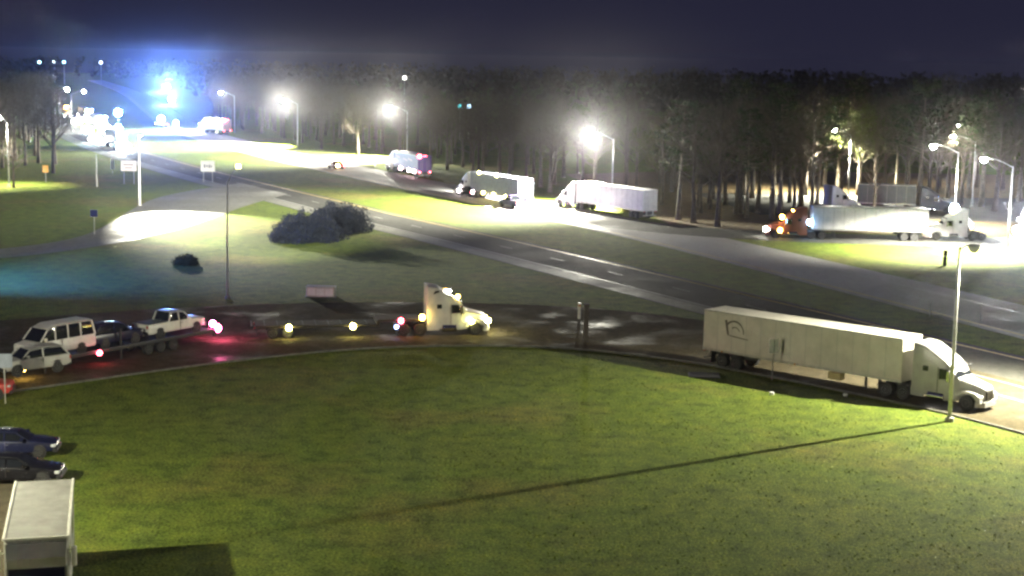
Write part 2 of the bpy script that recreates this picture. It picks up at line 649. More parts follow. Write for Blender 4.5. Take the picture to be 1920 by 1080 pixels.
part('pole', MB().tube([(0, 0, 0), (0, 0, 5), (0.1, 0, 10.6)], [0.10, 0.085, 0.06], 10), M_POLE, t, 'full')
part('base_plate', MB().lathe([(0, 0.25), (0.2, 0.25), (0.24, 0.14)], 10, 'z'), M_CONCP, t)
part('arm', MB().tube([(0.1, 0, 10.5), (0.5, 0.2, 11.4), (1.0, 0.6, 11.9)], 0.035, 8), M_POLE, t, 'full')
hd = part('lamp_head', MB().bbox(0.75, 1.25, 0.45, 0.8, 11.75, 12.25, 0.05), M_STEEL, t)
part('lens', MB().bbox(0.78, 1.22, 0.8, 0.87, 11.8, 12.2, 0.02), glow('flood_lens', (1.0, 0.95, 0.45), 60), hd)
part('lens', MB().bbox(0.78, 1.22, 0.38, 0.45, 11.8, 12.2, 0.02), glow('flood_back_lens', (1.0, 0.95, 0.4), 12), hd)
spot_light((1.0, 1.2, 12.0), (-18, 66, 0.0), 900000, (1.0, 0.97, 0.82), 19, 0.7, t, 0.2)
spot_light((1.0, 1.2, 12.0), (-6, 80, 0.0), 260000, (1.0, 0.97, 0.8), 45, 0.9, t, 0.2)

# the two lamps standing just outside the picture that light the lawn
street_lamp((40.2, 101.6), R(185), 'lamp standing off to the right that lights the semi truck and lawn', 58000, col=(1, .95, .72), cone=150, tip=5, tipy=4, halo=0.0, h=12.0, arm=2.0, rise=.8, lamp_r=.15)
street_lamp((-37, 60.5), R(20), 'lamp standing off to the left that lights the motorhome and lawn', 46000, col=(1, .95, .68), cone=0, h=11.6, arm=2.8, rise=.8, lamp_r=.15)

street_lamp((-14, 14), R(60), 'left lamp of the two behind the camera that faintly light the lawn', 4000, col=(1, .9, .6), cone=0, h=14.0, arm=2.0, rise=.8, lamp_r=.15)
street_lamp((22, 10), R(100), 'right lamp of the two behind the camera that faintly light the lawn', 4000, col=(1, .9, .6), cone=0, h=14.0, arm=2.0, rise=.8, lamp_r=.15)

# ================================================================= VEHICLES
WHEELS = {}


def wheel_mesh(r, w, rim_mat):
    k = (r, w, rim_mat.name)
    if k not in WHEELS:
        h = w / 2
        ty = MB().lathe([(-h, r * 0.58), (-h, r * 0.9), (-h * 0.8, r), (h * 0.8, r), (h, r * 0.9), (h, r * 0.58)], 20).mesh('wheel', M_TYRE, True)
        rm = MB().lathe([(-h * 0.8, r * 0.56), (-h * 1.02, r * 0.52), (-h * 0.75, r * 0.42), (-h * 0.7, r * 0.2), (-h * 1.05, r * 0.16),
                         (h * 1.05, r * 0.16), (h * 0.7, r * 0.2), (h * 0.75, r * 0.42), (h * 1.02, r * 0.52), (h * 0.8, r * 0.56)], 16).mesh('rim', rim_mat, True)
        WHEELS[k] = (ty, rm)
    return WHEELS[k]


def add_wheel(t, x, y, r, w, rim_mat=None):
    ty, rm = wheel_mesh(r, w, rim_mat or M_RIM)
    o = link('wheel', ty, t, (x, y, r))
    link('rim', rm, o)
    return o


def bulb(name, t, x, y, z, r, mat, power=0, col=None, off=(0, 0, 0)):
    r = r * 1.3
    power = power * 1.6
    o = part(name, MB().lathe([(-r * 0.8, r * 0.55), (-r * 0.3, r * .95), (r * 0.3, r * .95), (r * 0.8, r * 0.55)], 10, 'x', (x, y, z)), mat, t, 'full')
    if power:
        point_light((x + off[0], y + off[1], z + off[2]), power, col, t, r * 0.5, 'bulb_light')
    return o


def tractor(t, cab_mat, lights=True, fairing=True, hcol=None, markers=M_AMBER):
    """conventional sleeper tractor; x=0 is the bumper, body runs to x=-7.3"""
    cab = part('cab', MB().loft([(-1.75, 1.02, 0.98, 0.55, 1.98, .1), (-2.0, 1.14, 1.05, 0.5, 2.1, .12), (-2.35, 1.18, 1.06, 0.45, 2.68, .14),
                                 (-2.75, 1.2, 1.1, 0.45, 3.02, .18), (-3.4, 1.2, 1.12, 0.5, 3.42, .2), (-4.2, 1.22, 1.14, 0.55, 3.88, .22),
                                 (-5.0, 1.22, 1.16, 0.6, 4.0, .16), (-5.05, 1.2, 1.14, 0.62, 3.98, .14)]), cab_mat, t, True)
    part('hood', MB().loft([(-0.12, 0.62, 0.52, 0.75, 1.42, .1), (-0.3, 0.80, 0.66, 0.7, 1.6, .14), (-1.0, 0.92, 0.78, 0.7, 1.78, .16),
                            (-1.85, 1.02, 0.92, 0.65, 1.98, .14)]), cab_mat, t, True)
    for s in (-1, 1):
        pr = [(-0.15, .62), (-0.2, 1.0), (-0.55, 1.22), (-1.0, 1.3), (-1.5, 1.26), (-1.95, 1.0), (-2.05, .62), (-1.88, .62), (-1.78, .9), (-1.45, 1.12),
              (-1.1, 1.16), (-.75, 1.08), (-.5, .85), (-.42, .62)]
        part('fender', MB().prism(pr, s * 0.82, s * 1.2), cab_mat, t)
        part('fuel_tank', MB().lathe([(-3.9, .28), (-3.85, .34), (-2.75, .34), (-2.7, .28)], 14, 'x', (0, s * 1.0, 0.62)), M_CHROME, t, True)
        part('step', MB().bbox(-2.65, -2.15, s * 0.85 - .18, s * 0.85 + .3 * s * .9 if s > 0 else s * .85 + .18, 0.36, 0.5, .02), M_CHROME, t)
        cw = MB()
        cw.prism([(-2.32, 1.86), (-3.1, 1.8), (-3.1, 2.5), (-2.55, 2.5)], s * 1.10, s * 1.215)
        part('side_window', cw, M_GLASS, cab)
        part('sleeper_window', MB().bbox(-4.3, -3.9, min(s * 1.1, s * 1.205), max(s * 1.1, s * 1.205), 2.2, 2.55, .02), M_GLASS, cab)
        part('mirror', MB().bbox(-2.45, -2.25, min(s * 1.32, s * 1.55), max(s * 1.32, s * 1.55), 1.75, 2.5, .04).tube([(-2.35, s * 1.12, 2.35), (-2.35, s * 1.4, 2.35)], .03, 6), M_CHROME, cab)
        part('door_seam', MB().box(-3.2, -3.17, min(s * 1.2, s * 1.226), max(s * 1.2, s * 1.226), .7, 2.6), M_BLACK, cab)
        hm = M_HEAD if lights else M_CLEAR
        part('headlight', MB().bbox(-0.42, -0.16, min(s * 0.72, s * 1.08), max(s * 0.72, s * 1.08), 0.86, 1.1, .05), hm, t)
        part('fairing', MB().bbox(-5.1, -4.1, min(s * 1.12, s * 1.2), max(s * 1.12, s * 1.2), .45, 1.0, .03), cab_mat, t)
    ws = MB().add([(-1.86, -0.98, 2.03), (-1.86, -0.0, 2.0), (-1.86, 0.98, 2.03), (-2.55, 0.92, 2.72), (-2.50, 0, 2.76), (-2.55, -0.92, 2.72)],
                  [(0, 1, 4, 5), (1, 2, 3, 4)])
    ws.add([(x - 0.25, y, z - 0.1) for x, y, z in ws.v[:6]], [(5, 4, 1, 0), (4, 3, 2, 1)])
    part('windshield', ws, M_GLASS, cab)
    part('sun_visor', MB().hull([(-2.45, -0.98, 2.72), (-2.45, .98, 2.72), (-2.2, -.9, 2.66), (-2.2, .9, 2.66), (-2.5, -.95, 2.84), (-2.5, .95, 2.84)]), M_BLACK, cab)
    part('grille', MB().bbox(-0.2, -0.06, -0.5, 0.5, 0.72, 1.38, .04), M_BLACK, t)
    gb = MB()
    for k in range(6):
        gb.box(-0.06, -0.035, -0.45, 0.45, 0.80 + k * .09, 0.825 + k * .09)
    part('grille_bar', gb, M_CHROME, t)
    part('bumper', MB().hull([(0, -.75, .32), (0, .75, .32), (0, -.75, .66), (0, .75, .66), (-.35, -1.2, .34), (-.35, 1.2, .34), (-.35, -1.2, .66), (-.35, 1.2, .66),
                              (-.5, -1.2, .34), (-.5, 1.2, .34), (-.5, -1.2, .66), (-.5, 1.2, .66)]), cab_mat, t)
    ch = MB()
    ch.box(-7.3, -0.5, -0.45, -0.33, 0.62, 0.9).box(-7.3, -0.5, 0.33, 0.45, 0.62, 0.9)
    ch.box(-6.7, -5.7, -0.45, 0.45, 0.9, 1.02)
    part('chassis', ch, M_BLACK, t)
    part('fifth_wheel', MB().lathe([(1.02, .45), (1.14, .48), (1.16, .3)], 14, 'z', (-6.2, 0, 0)), M_BLACK, t)
    for s in (-1, 1):
        add_wheel(t, -1.15, s * 1.02, 0.51, 0.3)
        for x in (-5.65, -6.95):
            add_wheel(t, x, s * 0.92, 0.51, 0.58)
        part('mud_flap', MB().box(-7.5, -7.47, s * 0.92 - .3, s * 0.92 + .3, .2, .95), M_BLACK, t)
    if lights:
        for y in (-0.6, -0.3, 0, 0.3, 0.6):
            bulb('roof_marker', t, -3.35, y, 3.45, 0.07, markers)
    return cab


def box_trailer(t, x0, mat, length=16.15, tail=False, roof_mat=None, z0=1.15, h=2.95, wheels=True):
    """van trailer whose nose is at x0 (local)"""
    x1 = x0 - length
    bd = part('trailer', MB().bbox(x1, x0, -1.29, 1.29, z0, z0 + h, .03), mat, t)
    part('roof_sheet', MB().box(x1 + .05, x0 - .05, -1.24, 1.24, z0 + h - .003, z0 + h + .012), roof_mat or mat, bd)
    rl = MB()
    for s in (-1, 1):
        rl.box(x1, x0, min(s * 1.28, s * 1.312), max(s * 1.28, s * 1.312), z0, z0 + .16)
        rl.box(x1, x0, min(s * 1.28, s * 1.308), max(s * 1.28, s * 1.308), z0 + h - .09, z0 + h + .01)
    part('side_rail', rl, M_STEEL, bd)
    seam_m = paint('panel_seam', (0.36, 0.36, 0.34), .5)
    n = int(length / 1.24)
    sm = {}
    for s in (-1, 1):
        for k in range(1, n):
            x = x1 + length * k / n
            key = s
            o_me = sm.get(key)
            if o_me is None:
                o_me = MB().box(-.02, .02, min(s * 1.288, s * 1.296), max(s * 1.288, s * 1.296), z0 + .16, z0 + h - .09).mesh('panel_seam', seam_m)
                sm[key] = o_me
            link('panel_seam', o_me, bd, (x, 0, 0))
    for s in (-1, 1):
        part('rear_door', MB().box(x1 - .025, x1 + .0, min(s * .02, s * 1.24), max(s * .02, s * 1.24), z0 + .08, z0 + h - .08), mat, bd)
        part('lock_rod', MB().tube([(x1 - .05, s * .45, z0 + .1), (x1 - .05, s * .45, z0 + h - .12)], .02, 6)
             .tube([(x1 - .05, s * .8, z0 + .1), (x1 - .05, s * .8, z0 + h - .12)], .02, 6), M_STEEL, bd)
        part('landing_leg', MB().box(x0 - 2.9, x0 - 2.75, s * .9 - .07, s * .9 + .07, .3, z0).box(x0 - 3.0, x0 - 2.65, s * .9 - .14, s * .9 + .14, .26, .3), M_BLACK, t)
        for x in (x1 + 1.6, x1 + 2.85):
            if wheels:
                add_wheel(t, x, s * .94, 0.5, .56)
        part('mud_flap', MB().box(x1 + .7, x1 + .73, s * .94 - .3, s * .94 + .3, .25, 1.1), M_BLACK, t)
        part('tail_light', MB().bbox(x1 - .06, x1 - .0, s * 1.0 - .16, s * 1.0 + .16, z0 - .13, z0 + .03, .02), M_RED if tail else M_RED_OFF, t)
    part('bogie_frame', MB().box(x1 + .5, x1 + 4.0, -.5, .5, .75, z0), M_BLACK, t)
    part('underride_guard', MB().box(x1, x1 + .1, -1.15, 1.15, .5, .6).box(x1, x1 + .1, -.6, -.5, .6, z0).box(x1, x1 + .1, .5, .6, .6, z0), M_STEEL, t)
    if tail:
        for y in (-.25, 0, .25):
            bulb('top_marker', t, x1 - .03, y, z0 + h - .04, .06, M_RED)
    return bd


def semi(loc, ang, label, cab_mat, trl_mat, lights=True, tail=False, group=None, gap=5.75, length=16.15, roof_mat=None):
    t = thing('semi_truck', label, 'truck', loc, ang, group)
    tractor(t, cab_mat, lights)
    b = box_trailer(t, -gap, trl_mat, length, tail, roof_mat)
    if tail:
        spot_light((.4, 0, 1.1), (24, -1, 0), 50000, (1, .97, .88), 36, .8, t, .15, 'headlight_beam')
    return t, b


CAR = {
    'sedan': dict(L=4.8, W=1.82, low=[(0, .62, .42, .66), (.12, .82, .32, .78), (.9, .9, .28, .9), (1.6, .91, .26, .96), (3.7, .91, .26, .98), (4.5, .86, .3, .96), (4.8, .74, .42, .84)],
                  cab=[(1.45, .80, .74, .95), (2.1, .80, .64, 1.36), (2.9, .80, .64, 1.43), (3.5, .80, .64, 1.36), (4.3, .78, .72, .96)], wx=(.92, 3.75), r=.33),
    'suv': dict(L=4.7, W=1.9, low=[(0, .66, .5, .85), (.12, .86, .4, .98), (.9, .93, .34, 1.05), (1.5, .94, .34, 1.1), (4.3, .94, .34, 1.12), (4.7, .88, .45, 1.08)],
                cab=[(1.25, .84, .78, 1.08), (1.85, .84, .70, 1.62), (2.8, .84, .70, 1.72), (4.1, .83, .70, 1.68), (4.6, .82, .76, 1.12)], wx=(.92, 3.7), r=.37),
    'pickup': dict(L=5.8, W=2.0, low=[(0, .7, .55, .95), (.12, .9, .46, 1.08), (1.3, .98, .42, 1.15), (1.5, .98, .42, 1.18), (3.75, .98, .42, 1.18), (5.7, .98, .42, 1.16), (5.8, .94, .5, 1.12)],
                   cab=[(1.55, .9, .82, 1.15), (2.2, .88, .74, 1.78), (2.8, .88, .74, 1.87), (3.5, .88, .74, 1.84), (3.75, .87, .78, 1.18)], wx=(1.05, 4.7), r=.4),
    'van': dict(L=5.7, W=2.05, low=[(0, .7, .5, .9), (.12, .9, .42, 1.1), (.9, .99, .38, 1.22), (1.2, 1.0, .38, 1.3), (5.6, 1.0, .38, 1.35), (5.7, .96, .45, 1.3)],
                cab=[(.95, .94, .86, 1.28), (1.6, .95, .84, 2.05), (2.3, .95, .86, 2.28), (5.4, .95, .86, 2.3), (5.66, .94, .88, 1.34)], wx=(.98, 4.4), r=.37),
}


def car(name, kind, loc, ang, label, cat, mat, lights=0, tail=0, z=0.0, group=None, rack=False, lightbar=False, glow_head=None):
    c = CAR[kind]
    t = thing(name, label, cat, (loc[0], loc[1], z), ang, group)
    cx = c['L'] / 2
    low = [(cx - x, w_, w_ * .95, a, b, .12) for x, w_, a, b in c['low']]
    bd = part('body', MB().loft(low), mat, t, True)
    gl = [(cx - x, wb, wt, c['low'][3][3] - .1, b, .1) for x, wb, wt, b in c['cab']]
    part('window_band', MB().loft(gl), M_GLASS, t, True)
    ct = c['cab']
    # roof cap and pillars
    rf = [(cx - x, wt + .03, wt - .06, b - .09, b + .025, .05) for x, wb, wt, b in ct[1:4]]
    part('roof', MB().loft(rf), mat, t, True)
    def pil(pts, r):
        part('pillar', MB().tube(pts, r, 6), mat, t, True)
    xs = [0, 2, 3, 4] if kind != 'van' else [0, 3, 4]
    for s in (-1, 1):
        def P(i, top):
            x, wb, wt, b = ct[i]
            return (cx - x, s * (wt + .012) if top else s * (wb + .0), b - .04 if top else c['low'][3][3] - .04)
        pil([P(0, False), P(1, True)], .045)
        pil([P(4, False), P(3, True)], .06)
        mids = [2.75] if kind != 'van' else [2.2, 3.3, 4.4]
        for mx in mids:
            zt = 1.36 if kind == 'sedan' else ct[2][3] - .06
            pil([(cx - mx, s * ct[2][1] * .995, c['low'][3][3] - .05), (cx - mx, s * (ct[2][2] + .02), zt)], .05)
    for s in (-1, 1):
        for x in c['wx']:
            add_wheel(t, cx - x, s * (c['W'] / 2 - .13), c['r'], .24)
            part('wheel_arch', MB().lathe([(-.03, c['r'] + .07), (.03, c['r'] + .07)], 16, 'y', (cx - x, s * (c['W'] / 2 - .06), c['r'])), M_BLACK, bd)
        zz = c['low'][1][3] - .12
        part('headlight', MB().bbox(cx - .3, cx - .05, s * .68 - .16, s * .68 + .16, zz - .1, zz + .07, .04), (glow_head or M_HEAD) if lights else M_CLEAR, t)
        part('tail_light', MB().bbox(-cx - .02, -cx + .12, s * .76 - .12, s * .76 + .12, zz - .12, zz + .14, .03), M_RED if tail else M_RED_OFF, t)
        part('mirror', MB().bbox(cx - c['cab'][0][0] - .45, cx - c['cab'][0][0] - .25, min(s * .93, s * 1.12), max(s * .93, s * 1.12), c['low'][3][3], c['low'][3][3] + .2, .03), mat, t)
        part('door_seam', MB().box(cx - 2.72, cx - 2.70, min(s * (c['W'] / 2 - .05), s * (c['W'] / 2 + .006)), max(s * (c['W'] / 2 - .05), s * (c['W'] / 2 + .006)), .45, c['low'][3][3] - .05), M_BLACK, bd)
        part('door_handle', MB().box(cx - 2.65, cx - 2.5, min(s * (c['W'] / 2 - .03), s * (c['W'] / 2 + .02)), max(s * (c['W'] / 2 - .03), s * (c['W'] / 2 + .02)), c['low'][3][3] - .2, c['low'][3][3] - .17), M_CHROME, bd)
    part('grille', MB().bbox(cx - .06, cx + .015, -.42, .42, c['low'][0][2] + .05, c['low'][0][3] - .04, .02), M_BLACK, bd)
    part('bumper', MB().bbox(cx - .22, cx + .05, -.86, .86, c['low'][0][2] - .14, c['low'][0][2] + .08, .04), M_BLACK, bd)
    part('rear_bumper', MB().bbox(-cx - .05, -cx + .22, -.86, .86, c['low'][0][2] - .14, c['low'][0][2] + .08, .04), M_BLACK, bd)
    part('number_plate', MB().box(-cx - .062, -cx - .05, -.15, .15, c['low'][0][2] + .1, c['low'][0][2] + .25), M_WHITE, bd)
    if kind == 'pickup':
        part('cargo_bed', MB().box(-cx + .12, cx - 3.85, -.82, .82, 1.13, 1.19), M_BLACK, t)
    if lightbar:
        zt = ct[2][3] + .03
        lb = part('light_bar', MB().bbox(.1, .4, -.62, .62, zt, zt + .05, .01), M_BLACK, t)
        for k in range(4):
            part('flasher', MB().bbox(.12, .38, -.6 + k * .31, -.33 + k * .31, zt + .05, zt + .17, .02), M_BLUE, lb)
    return t


# ---- foreground semi truck, with the dark mark on its trailer
ang = heading((14.6, 110.8), (25.7, 100.5))
fx, fy = math.cos(ang), math.sin(ang)
nose = Vector((25.9, 100.7))
org = nose + Vector((fx, fy)) * 5.75 + Vector((-fy, fx)) * 1.35
t, b = semi(org, ang, 'long white semi truck in the foreground facing right, its cab and roof lit white', paint('silver_grey_cab', (.36, .36, .36), .3, dirt=.15), M_WHITE2, lights=False)
M_LOGO = paint('dark_print', (0.10, 0.085, 0.07), .6, dirt=.4, scale=6)
lg = MB()


def arc_band(mb, cx, cz, r, a0, a1, w0, w1, y, n=14):
    for k in range(n):
        s0, s1 = k / n, (k + 1) / n
        A0, A1 = a0 + (a1 - a0) * s0, a0 + (a1 - a0) * s1
        W0, W1 = w0 + (w1 - w0) * s0, w0 + (w1 - w0) * s1
        q = []
        for A, W in ((A0, W0), (A1, W1)):
            q += [(cx + (r - W / 2) * math.cos(A), y, cz + (r - W / 2) * math.sin(A)), (cx + (r + W / 2) * math.cos(A), y, cz + (r + W / 2) * math.sin(A))]
        mb.add(q, [(0, 1, 3, 2)])


lx = -5.75 - 16.15 + 2.6      # near the rear end of the side
yy = -1.2935
lg.add([(lx - .75, yy, 3.55), (lx - .55, yy, 3.6), (lx - .32, yy, 2.45), (lx - .52, yy, 2.5)], [(0, 1, 2, 3)])
arc_band(lg, lx + .1, 2.75, .8, R(150), R(-5), .16, .10, yy)
arc_band(lg, lx + .15, 2.7, .42, R(130), R(20), .1, .08, yy)
lg.add([(lx - .3, yy, 2.42), (lx + 1.3, yy, 2.3), (lx + 1.3, yy, 2.38), (lx - .3, yy, 2.52)], [(0, 1, 2, 3)])
part('trailer_emblem', lg, M_LOGO, b)
for xx in (-14, -20.2):
    bulb('side_marker', t, xx, -1.32, 1.2, .06, M_AMBER_OFF)
part('side_box', MB().bbox(-11.4, -10.4, -1.2, -.6, .55, 1.05, .03), paint('tan_box', (.5, .42, .2), .5), t)

# ---- bobtail tractor with an empty drop deck trailer, on the rest area road
M_CABW = paint('white_cab', (0.72, 0.73, 0.70), .35, dirt=.15)
a0, a1 = (-18.90, 117.70), (-2.26, 120.95)
ang = heading(a0, a1)
fx, fy = math.cos(ang), math.sin(ang)
org = Vector((-1.73, 122.44)) + Vector((-fy, fx)) * 1.1
t = thing('semi_truck', 'white tractor with empty low flat trailer, amber lights along its side', 'truck', org, ang)
tractor(t, M_CABW, True)
fl = MB()
fl.bbox(-9.0, -5.3, -1.25, 1.25, 1.2, 1.4, .03).bbox(-18.6, -8.9, -1.25, 1.25, .85, 1.03, .03).box(-9.1, -8.9, -1.25, 1.25, .9, 1.3)
part('flat_deck', fl, paint('rusty_deck', (.05, .04, .028), .8, dirt=.4), t)
pm = MB()
for k in range(10):
    pm.box(-9.9 - k, -9.82 - k, -1.27, 1.27, .87, 1.045)
part('cross_rib', pm, M_BLACK, t)
for s in (-1, 1):
    for x in (-17.3, -16.1):
        add_wheel(t, x, s * .93, .42, .5)
    part('mud_flap', MB().box(-18.5, -18.47, s * .93 - .28, s * .93 + .28, .2, .85), M_BLACK, t)
    part('tail_light', MB().bbox(-18.68, -18.58, s * 1.0 - .14, s * 1.0 + .14, .8, .95, .02), M_RED_OFF, t)
for (x, z, m, p, c) in ((-16.0, .88, M_YEL, 14, (1, .9, .2)), (-11.0, .92, M_YEL, 10, (1, .9, .2)), (-5.5, 1.55, M_AMBER, 7, (1, .7, .2)), (-7.2, 1.3, M_RED, 5, (1, .2, .3))):
    bulb('side_marker', t, x, -1.33, z, .19, m, p, c, (0, -.3, .05))
for (x, y, z, p) in ((-0.1, -0.95, 1.15, 60), (-0.1, .75, 1.15, 60)):
    bulb('lamp', t, x, y, z, .17, M_YEL, p, (1, .92, .45), (.35, 0, 0))
bulb('turn_light', t, -1.5, -1.22, 1.15, .15, M_YEL, 8, (1, .9, .3), (0, -.3, 0))
bulb('roof_light', t, -2.6, -1.0, 3.15, .13, M_AMBER, 3, (1, .8, .3), (.2, -.2, .2))
bulb('roof_light', t, -3.3, -.95, 3.6, .1, M_HEAD)
part('roof_vent', MB().prism([(-4.6, 3.35), (-4.1, 3.55), (-4.2, 3.68), (-4.5, 3.6)], -1.22, -1.1), M_BLACK, t)
bulb('blue_glint', t, -7.5, -1.0, .75, .14, glow('blue_glint_glow', (.35, .5, 1), 25), 8, (.3, .45, 1), (-.2, -.2, 0))  # glowing ball with its own light, stands for a bluish reflection

# ---- car carrier with its load
c0, c1 = (-22.63, 117.35), (-31.25, 104.90)
ang = heading(c0, c1)
fx, fy = math.cos(ang), math.sin(ang)
side = Vector((-fy, fx))          # left of travel; the camera is on that side
if side.y > 0:
    side = -side
tail0 = Vector(c0) - side * 1.3
L = 23.0
mid = tail0 + Vector((fx, fy)) * L
t = thing('car_carrier', 'long car carrier trailer loaded with four vehicles on the wet road', 'trailer', tail0, ang)
sy = 1 if side.dot(Vector((-fy, fx))) > 0 else -1      # local y of the camera side
dk = MB().bbox(0, L, -1.28, 1.28, .78, .95, .03)
part('deck', dk, M_BLACK, t)
for s in (-1, 1):
    part('deck_rail', MB().box(0, L, s * 1.28 - .06, s * 1.28 + .06, .95, 1.08), paint('dark_steel', (.05, .05, .055), .5), t)
    for x in (4.4, 5.6, 6.8):
        add_wheel(t, x, s * 1.0, .42, .4)
    for x in (.3, 9.5, 16.2, 22):
        part('stanchion', MB().box(x, x + .12, s * 1.25 - .05, s * 1.25 + .05, .1 if x > 9 else .5, 2.3 if x > 9 else 1.3), M_BLACK, t)
    part('tail_light', MB().bbox(-.08, 0, s * 1.0 - .25, s * 1.0 + .25, .8, 1.0, .02), M_RED, t)
bulb('tail_flasher', t, -.1, sy * 1.15, 1.05, .25, glow('pink_flasher', (1, .12, .35), 120), 160, (1, .1, .3), (-.5, 0, 0))
bulb('tail_flasher', t, -.05, sy * .75, 1.35, .2, glow('pink_flasher', (1, .12, .35), 120))
bulb('side_marker', t, 18.2, sy * 1.36, .75, .2, M_AMBER, 16, (1, .75, .2), (0, sy * .3, 0))
bulb('side_marker', t, 11.6, sy * 1.36, .85, .16, M_RED, 10, (1, .15, .2), (0, sy * .3, 0))


def on_deck(s_, off=0.0):
    p = tail0 + Vector((fx, fy)) * s_ + Vector((-fy, fx)) * off
    return (p.x, p.y)


M_DARKCAR = paint('dark_car_paint', (.009, .009, .012), .25)
M_BLUECAR = paint('dark_blue_car_paint', (.012, .015, .045), .25)
M_SILVER = paint('silver_car_paint', (.4, .4, .38), .3)
car('pickup_truck', 'pickup', on_deck(3.7), ang + PI, 'white pickup truck on the rear end of the car carrier, pinkish in the tail light', 'pickup truck', M_WHITE, z=.95)
car('parked_car', 'suv', on_deck(9.3), ang + PI, 'dark blue car on the carrier between the white van and pickup', 'car', M_BLUECAR, z=.95, tail=1)
car('passenger_van', 'van', on_deck(14.4), ang, 'white passenger van with dark windows riding on the car carrier', 'van', M_WHITE, z=.95)
p = Vector((-31.96, 99.50))
car('minivan', 'suv', (p.x + .3, p.y + .9), ang - R(12), 'grey minivan loaded at the left front of the car carrier', 'car', M_SILVER, z=.95)

# ---- interstate traffic (far carriageway, driving away to the left)
M_GREYB = paint('blue_grey_trailer', (.32, .34, .46), .4)
M_PURP = paint('purple_trailer', (.08, .04, .22), .4)
M_REDCAR = paint('red_car_paint', (.5, .04, .03), .3)
M_ORCAB = paint('rust_red_cab', (.26, .09, .06), .35)


def along(p_front, p_rear, half):
    """origin (front, centre line) of a vehicle whose camera side touches the ground on the line"""
    a, b = Vector(p_front), Vector(p_rear)
    d = (a - b).normalized()
    n = Vector((-d.y, d.x))
    if n.y < 0:
        n = -n
    return a + n * half, heading(b, a)


o_, a_ = along((6.26, 234.16), (16.86, 217.71), 1.25)
t, b = semi(o_, a_, 'white semi truck parked on the far shoulder under the street lamp', M_WHITE, M_WHITE, lights=False)
o_, a_ = along((-9.65, 251.52), (0.99, 231.48), 1.25)
a_ = heading((0, 0), (-.47, .88))
t, b = semi(o_, a_, 'blue grey semi truck with glowing red and white rear doors', M_WHITE, M_GREYB, lights=True, tail=True)
xr = -5.75 - 16.15
for k, (m, z0, z1) in enumerate(((M_RED, 3.7, 4.05), (M_WHITE, 3.0, 3.6), (M_WHITE, 2.3, 2.9), (M_WHITE, 1.5, 2.2))):
    part('rear_panel', MB().box(xr - .07, xr - .03, -1.15, 1.15, z0, z1), m, b)
for (x, z) in ((-9, 4.15), (-15, 4.15), (-14, 1.15), (-18, 1.1), (-10.5, 1.1)):
    bulb('side_marker', t, x, 1.34, z, .18, M_YEL, 3, (1, .85, .4), (0, .3, 0))
point_light((xr - 2.2, 0.6, 2.2), 1800, (1, .85, .85), t, .2, 'bulb_light')  # light with no bulb, added to brighten the doors and the truck nearby
o_, a_ = along((-25.35, 304.03), (-15.05, 276.92), 1.25)
t, b = semi(o_, a_, 'purple sided semi truck with white front driving away past the street lamp', M_WHITE, M_PURP, lights=True, tail=True)
for (x, z) in ((-11, 1.1), (-16.5, 1.1), (-19.5, 1.1)):
    bulb('side_marker', t, x, 1.34, z, .25, glow('pale_marker', (1, .7, .75), 60))
bulb('corner_light', t, xr, 1.0, 4.0, .3, M_RED)
point_light((-1.5, 2.6, 1.8), 250, (1, .9, .85), t, .2, 'bulb_light')
pr_ = MB()
for (x0_, z_) in ((-7.5, 3.3), (-12.5, 3.0), (-15.5, 3.2)):
    pr_.add([(x0_, 1.2935, z_), (x0_ - 2.6, 1.2935, z_ - .35), (x0_ - 2.6, 1.2935, z_ - .15), (x0_, 1.2935, z_ + .12)], [(0, 1, 2, 3)])
part('side_stripe', pr_, paint('pink_print', (.6, .3, .5), .5), b)
rdang = heading((0, 0), (-.47, .88))
p = (-0.05, 227.96)
car('pickup_truck', 'pickup', (p[0] , p[1] + 2), rdang, 'dark purplish pickup truck with glaring rear end on the white lit road', 'pickup truck', paint('violet_dark_paint', (.10, .07, .2), .3), tail=1)
tt = bpy.data.objects['pickup_truck.001']
bulb('rear_lamp', tt, -2.95, .5, .95, .28, glow('pale_rear_lamp', (1, .8, .85), 80), 1800, (1, .9, .88), (-.6, 0, .1))
p = (-7.11, 248.08)
t = car('saloon_car', 'suv', p, rdang, 'dark car beside the blue grey semi truck, lights on', 'car', M_DARKCAR, tail=1)
bulb('rear_lamp', t, -2.4, .6, .9, .2, glow('pale_rear_lamp', (1, .8, .85), 80), 60, (1, .6, .6), (-.5, 0, .1))
bulb('side_lamp', t, 1.9, 1.0, .8, .2, glow('pale_rear_lamp', (1, .8, .85), 80))
p = (-35.06, 304.60)
t = car('saloon_car', 'sedan', p, rdang, 'small red car with bright lights on the glowing stretch of carriageway', 'car', M_REDCAR, tail=1)
bulb('rear_lamp', t, -2.45, .6, .75, .25, glow('warm_rear_lamp', (1, .75, .35), 60), 60, (1, .5, .3), (-.5, 0, .1))
o_, a_ = along((-90.10, 439.16), (-82.49, 426.32), 1.25)
t, b = semi(o_, heading((0, 0), (-.6, .8)), 'distant white truck with a pink rear lamp at the far end of the lit road', M_WHITE, M_WHITE, lights=True, tail=True, length=11)
bulb('corner_light', t, -16.8, .9, 3.8, .4, M_RED, 60, (1, .2, .3), (-.4, 0, 0))

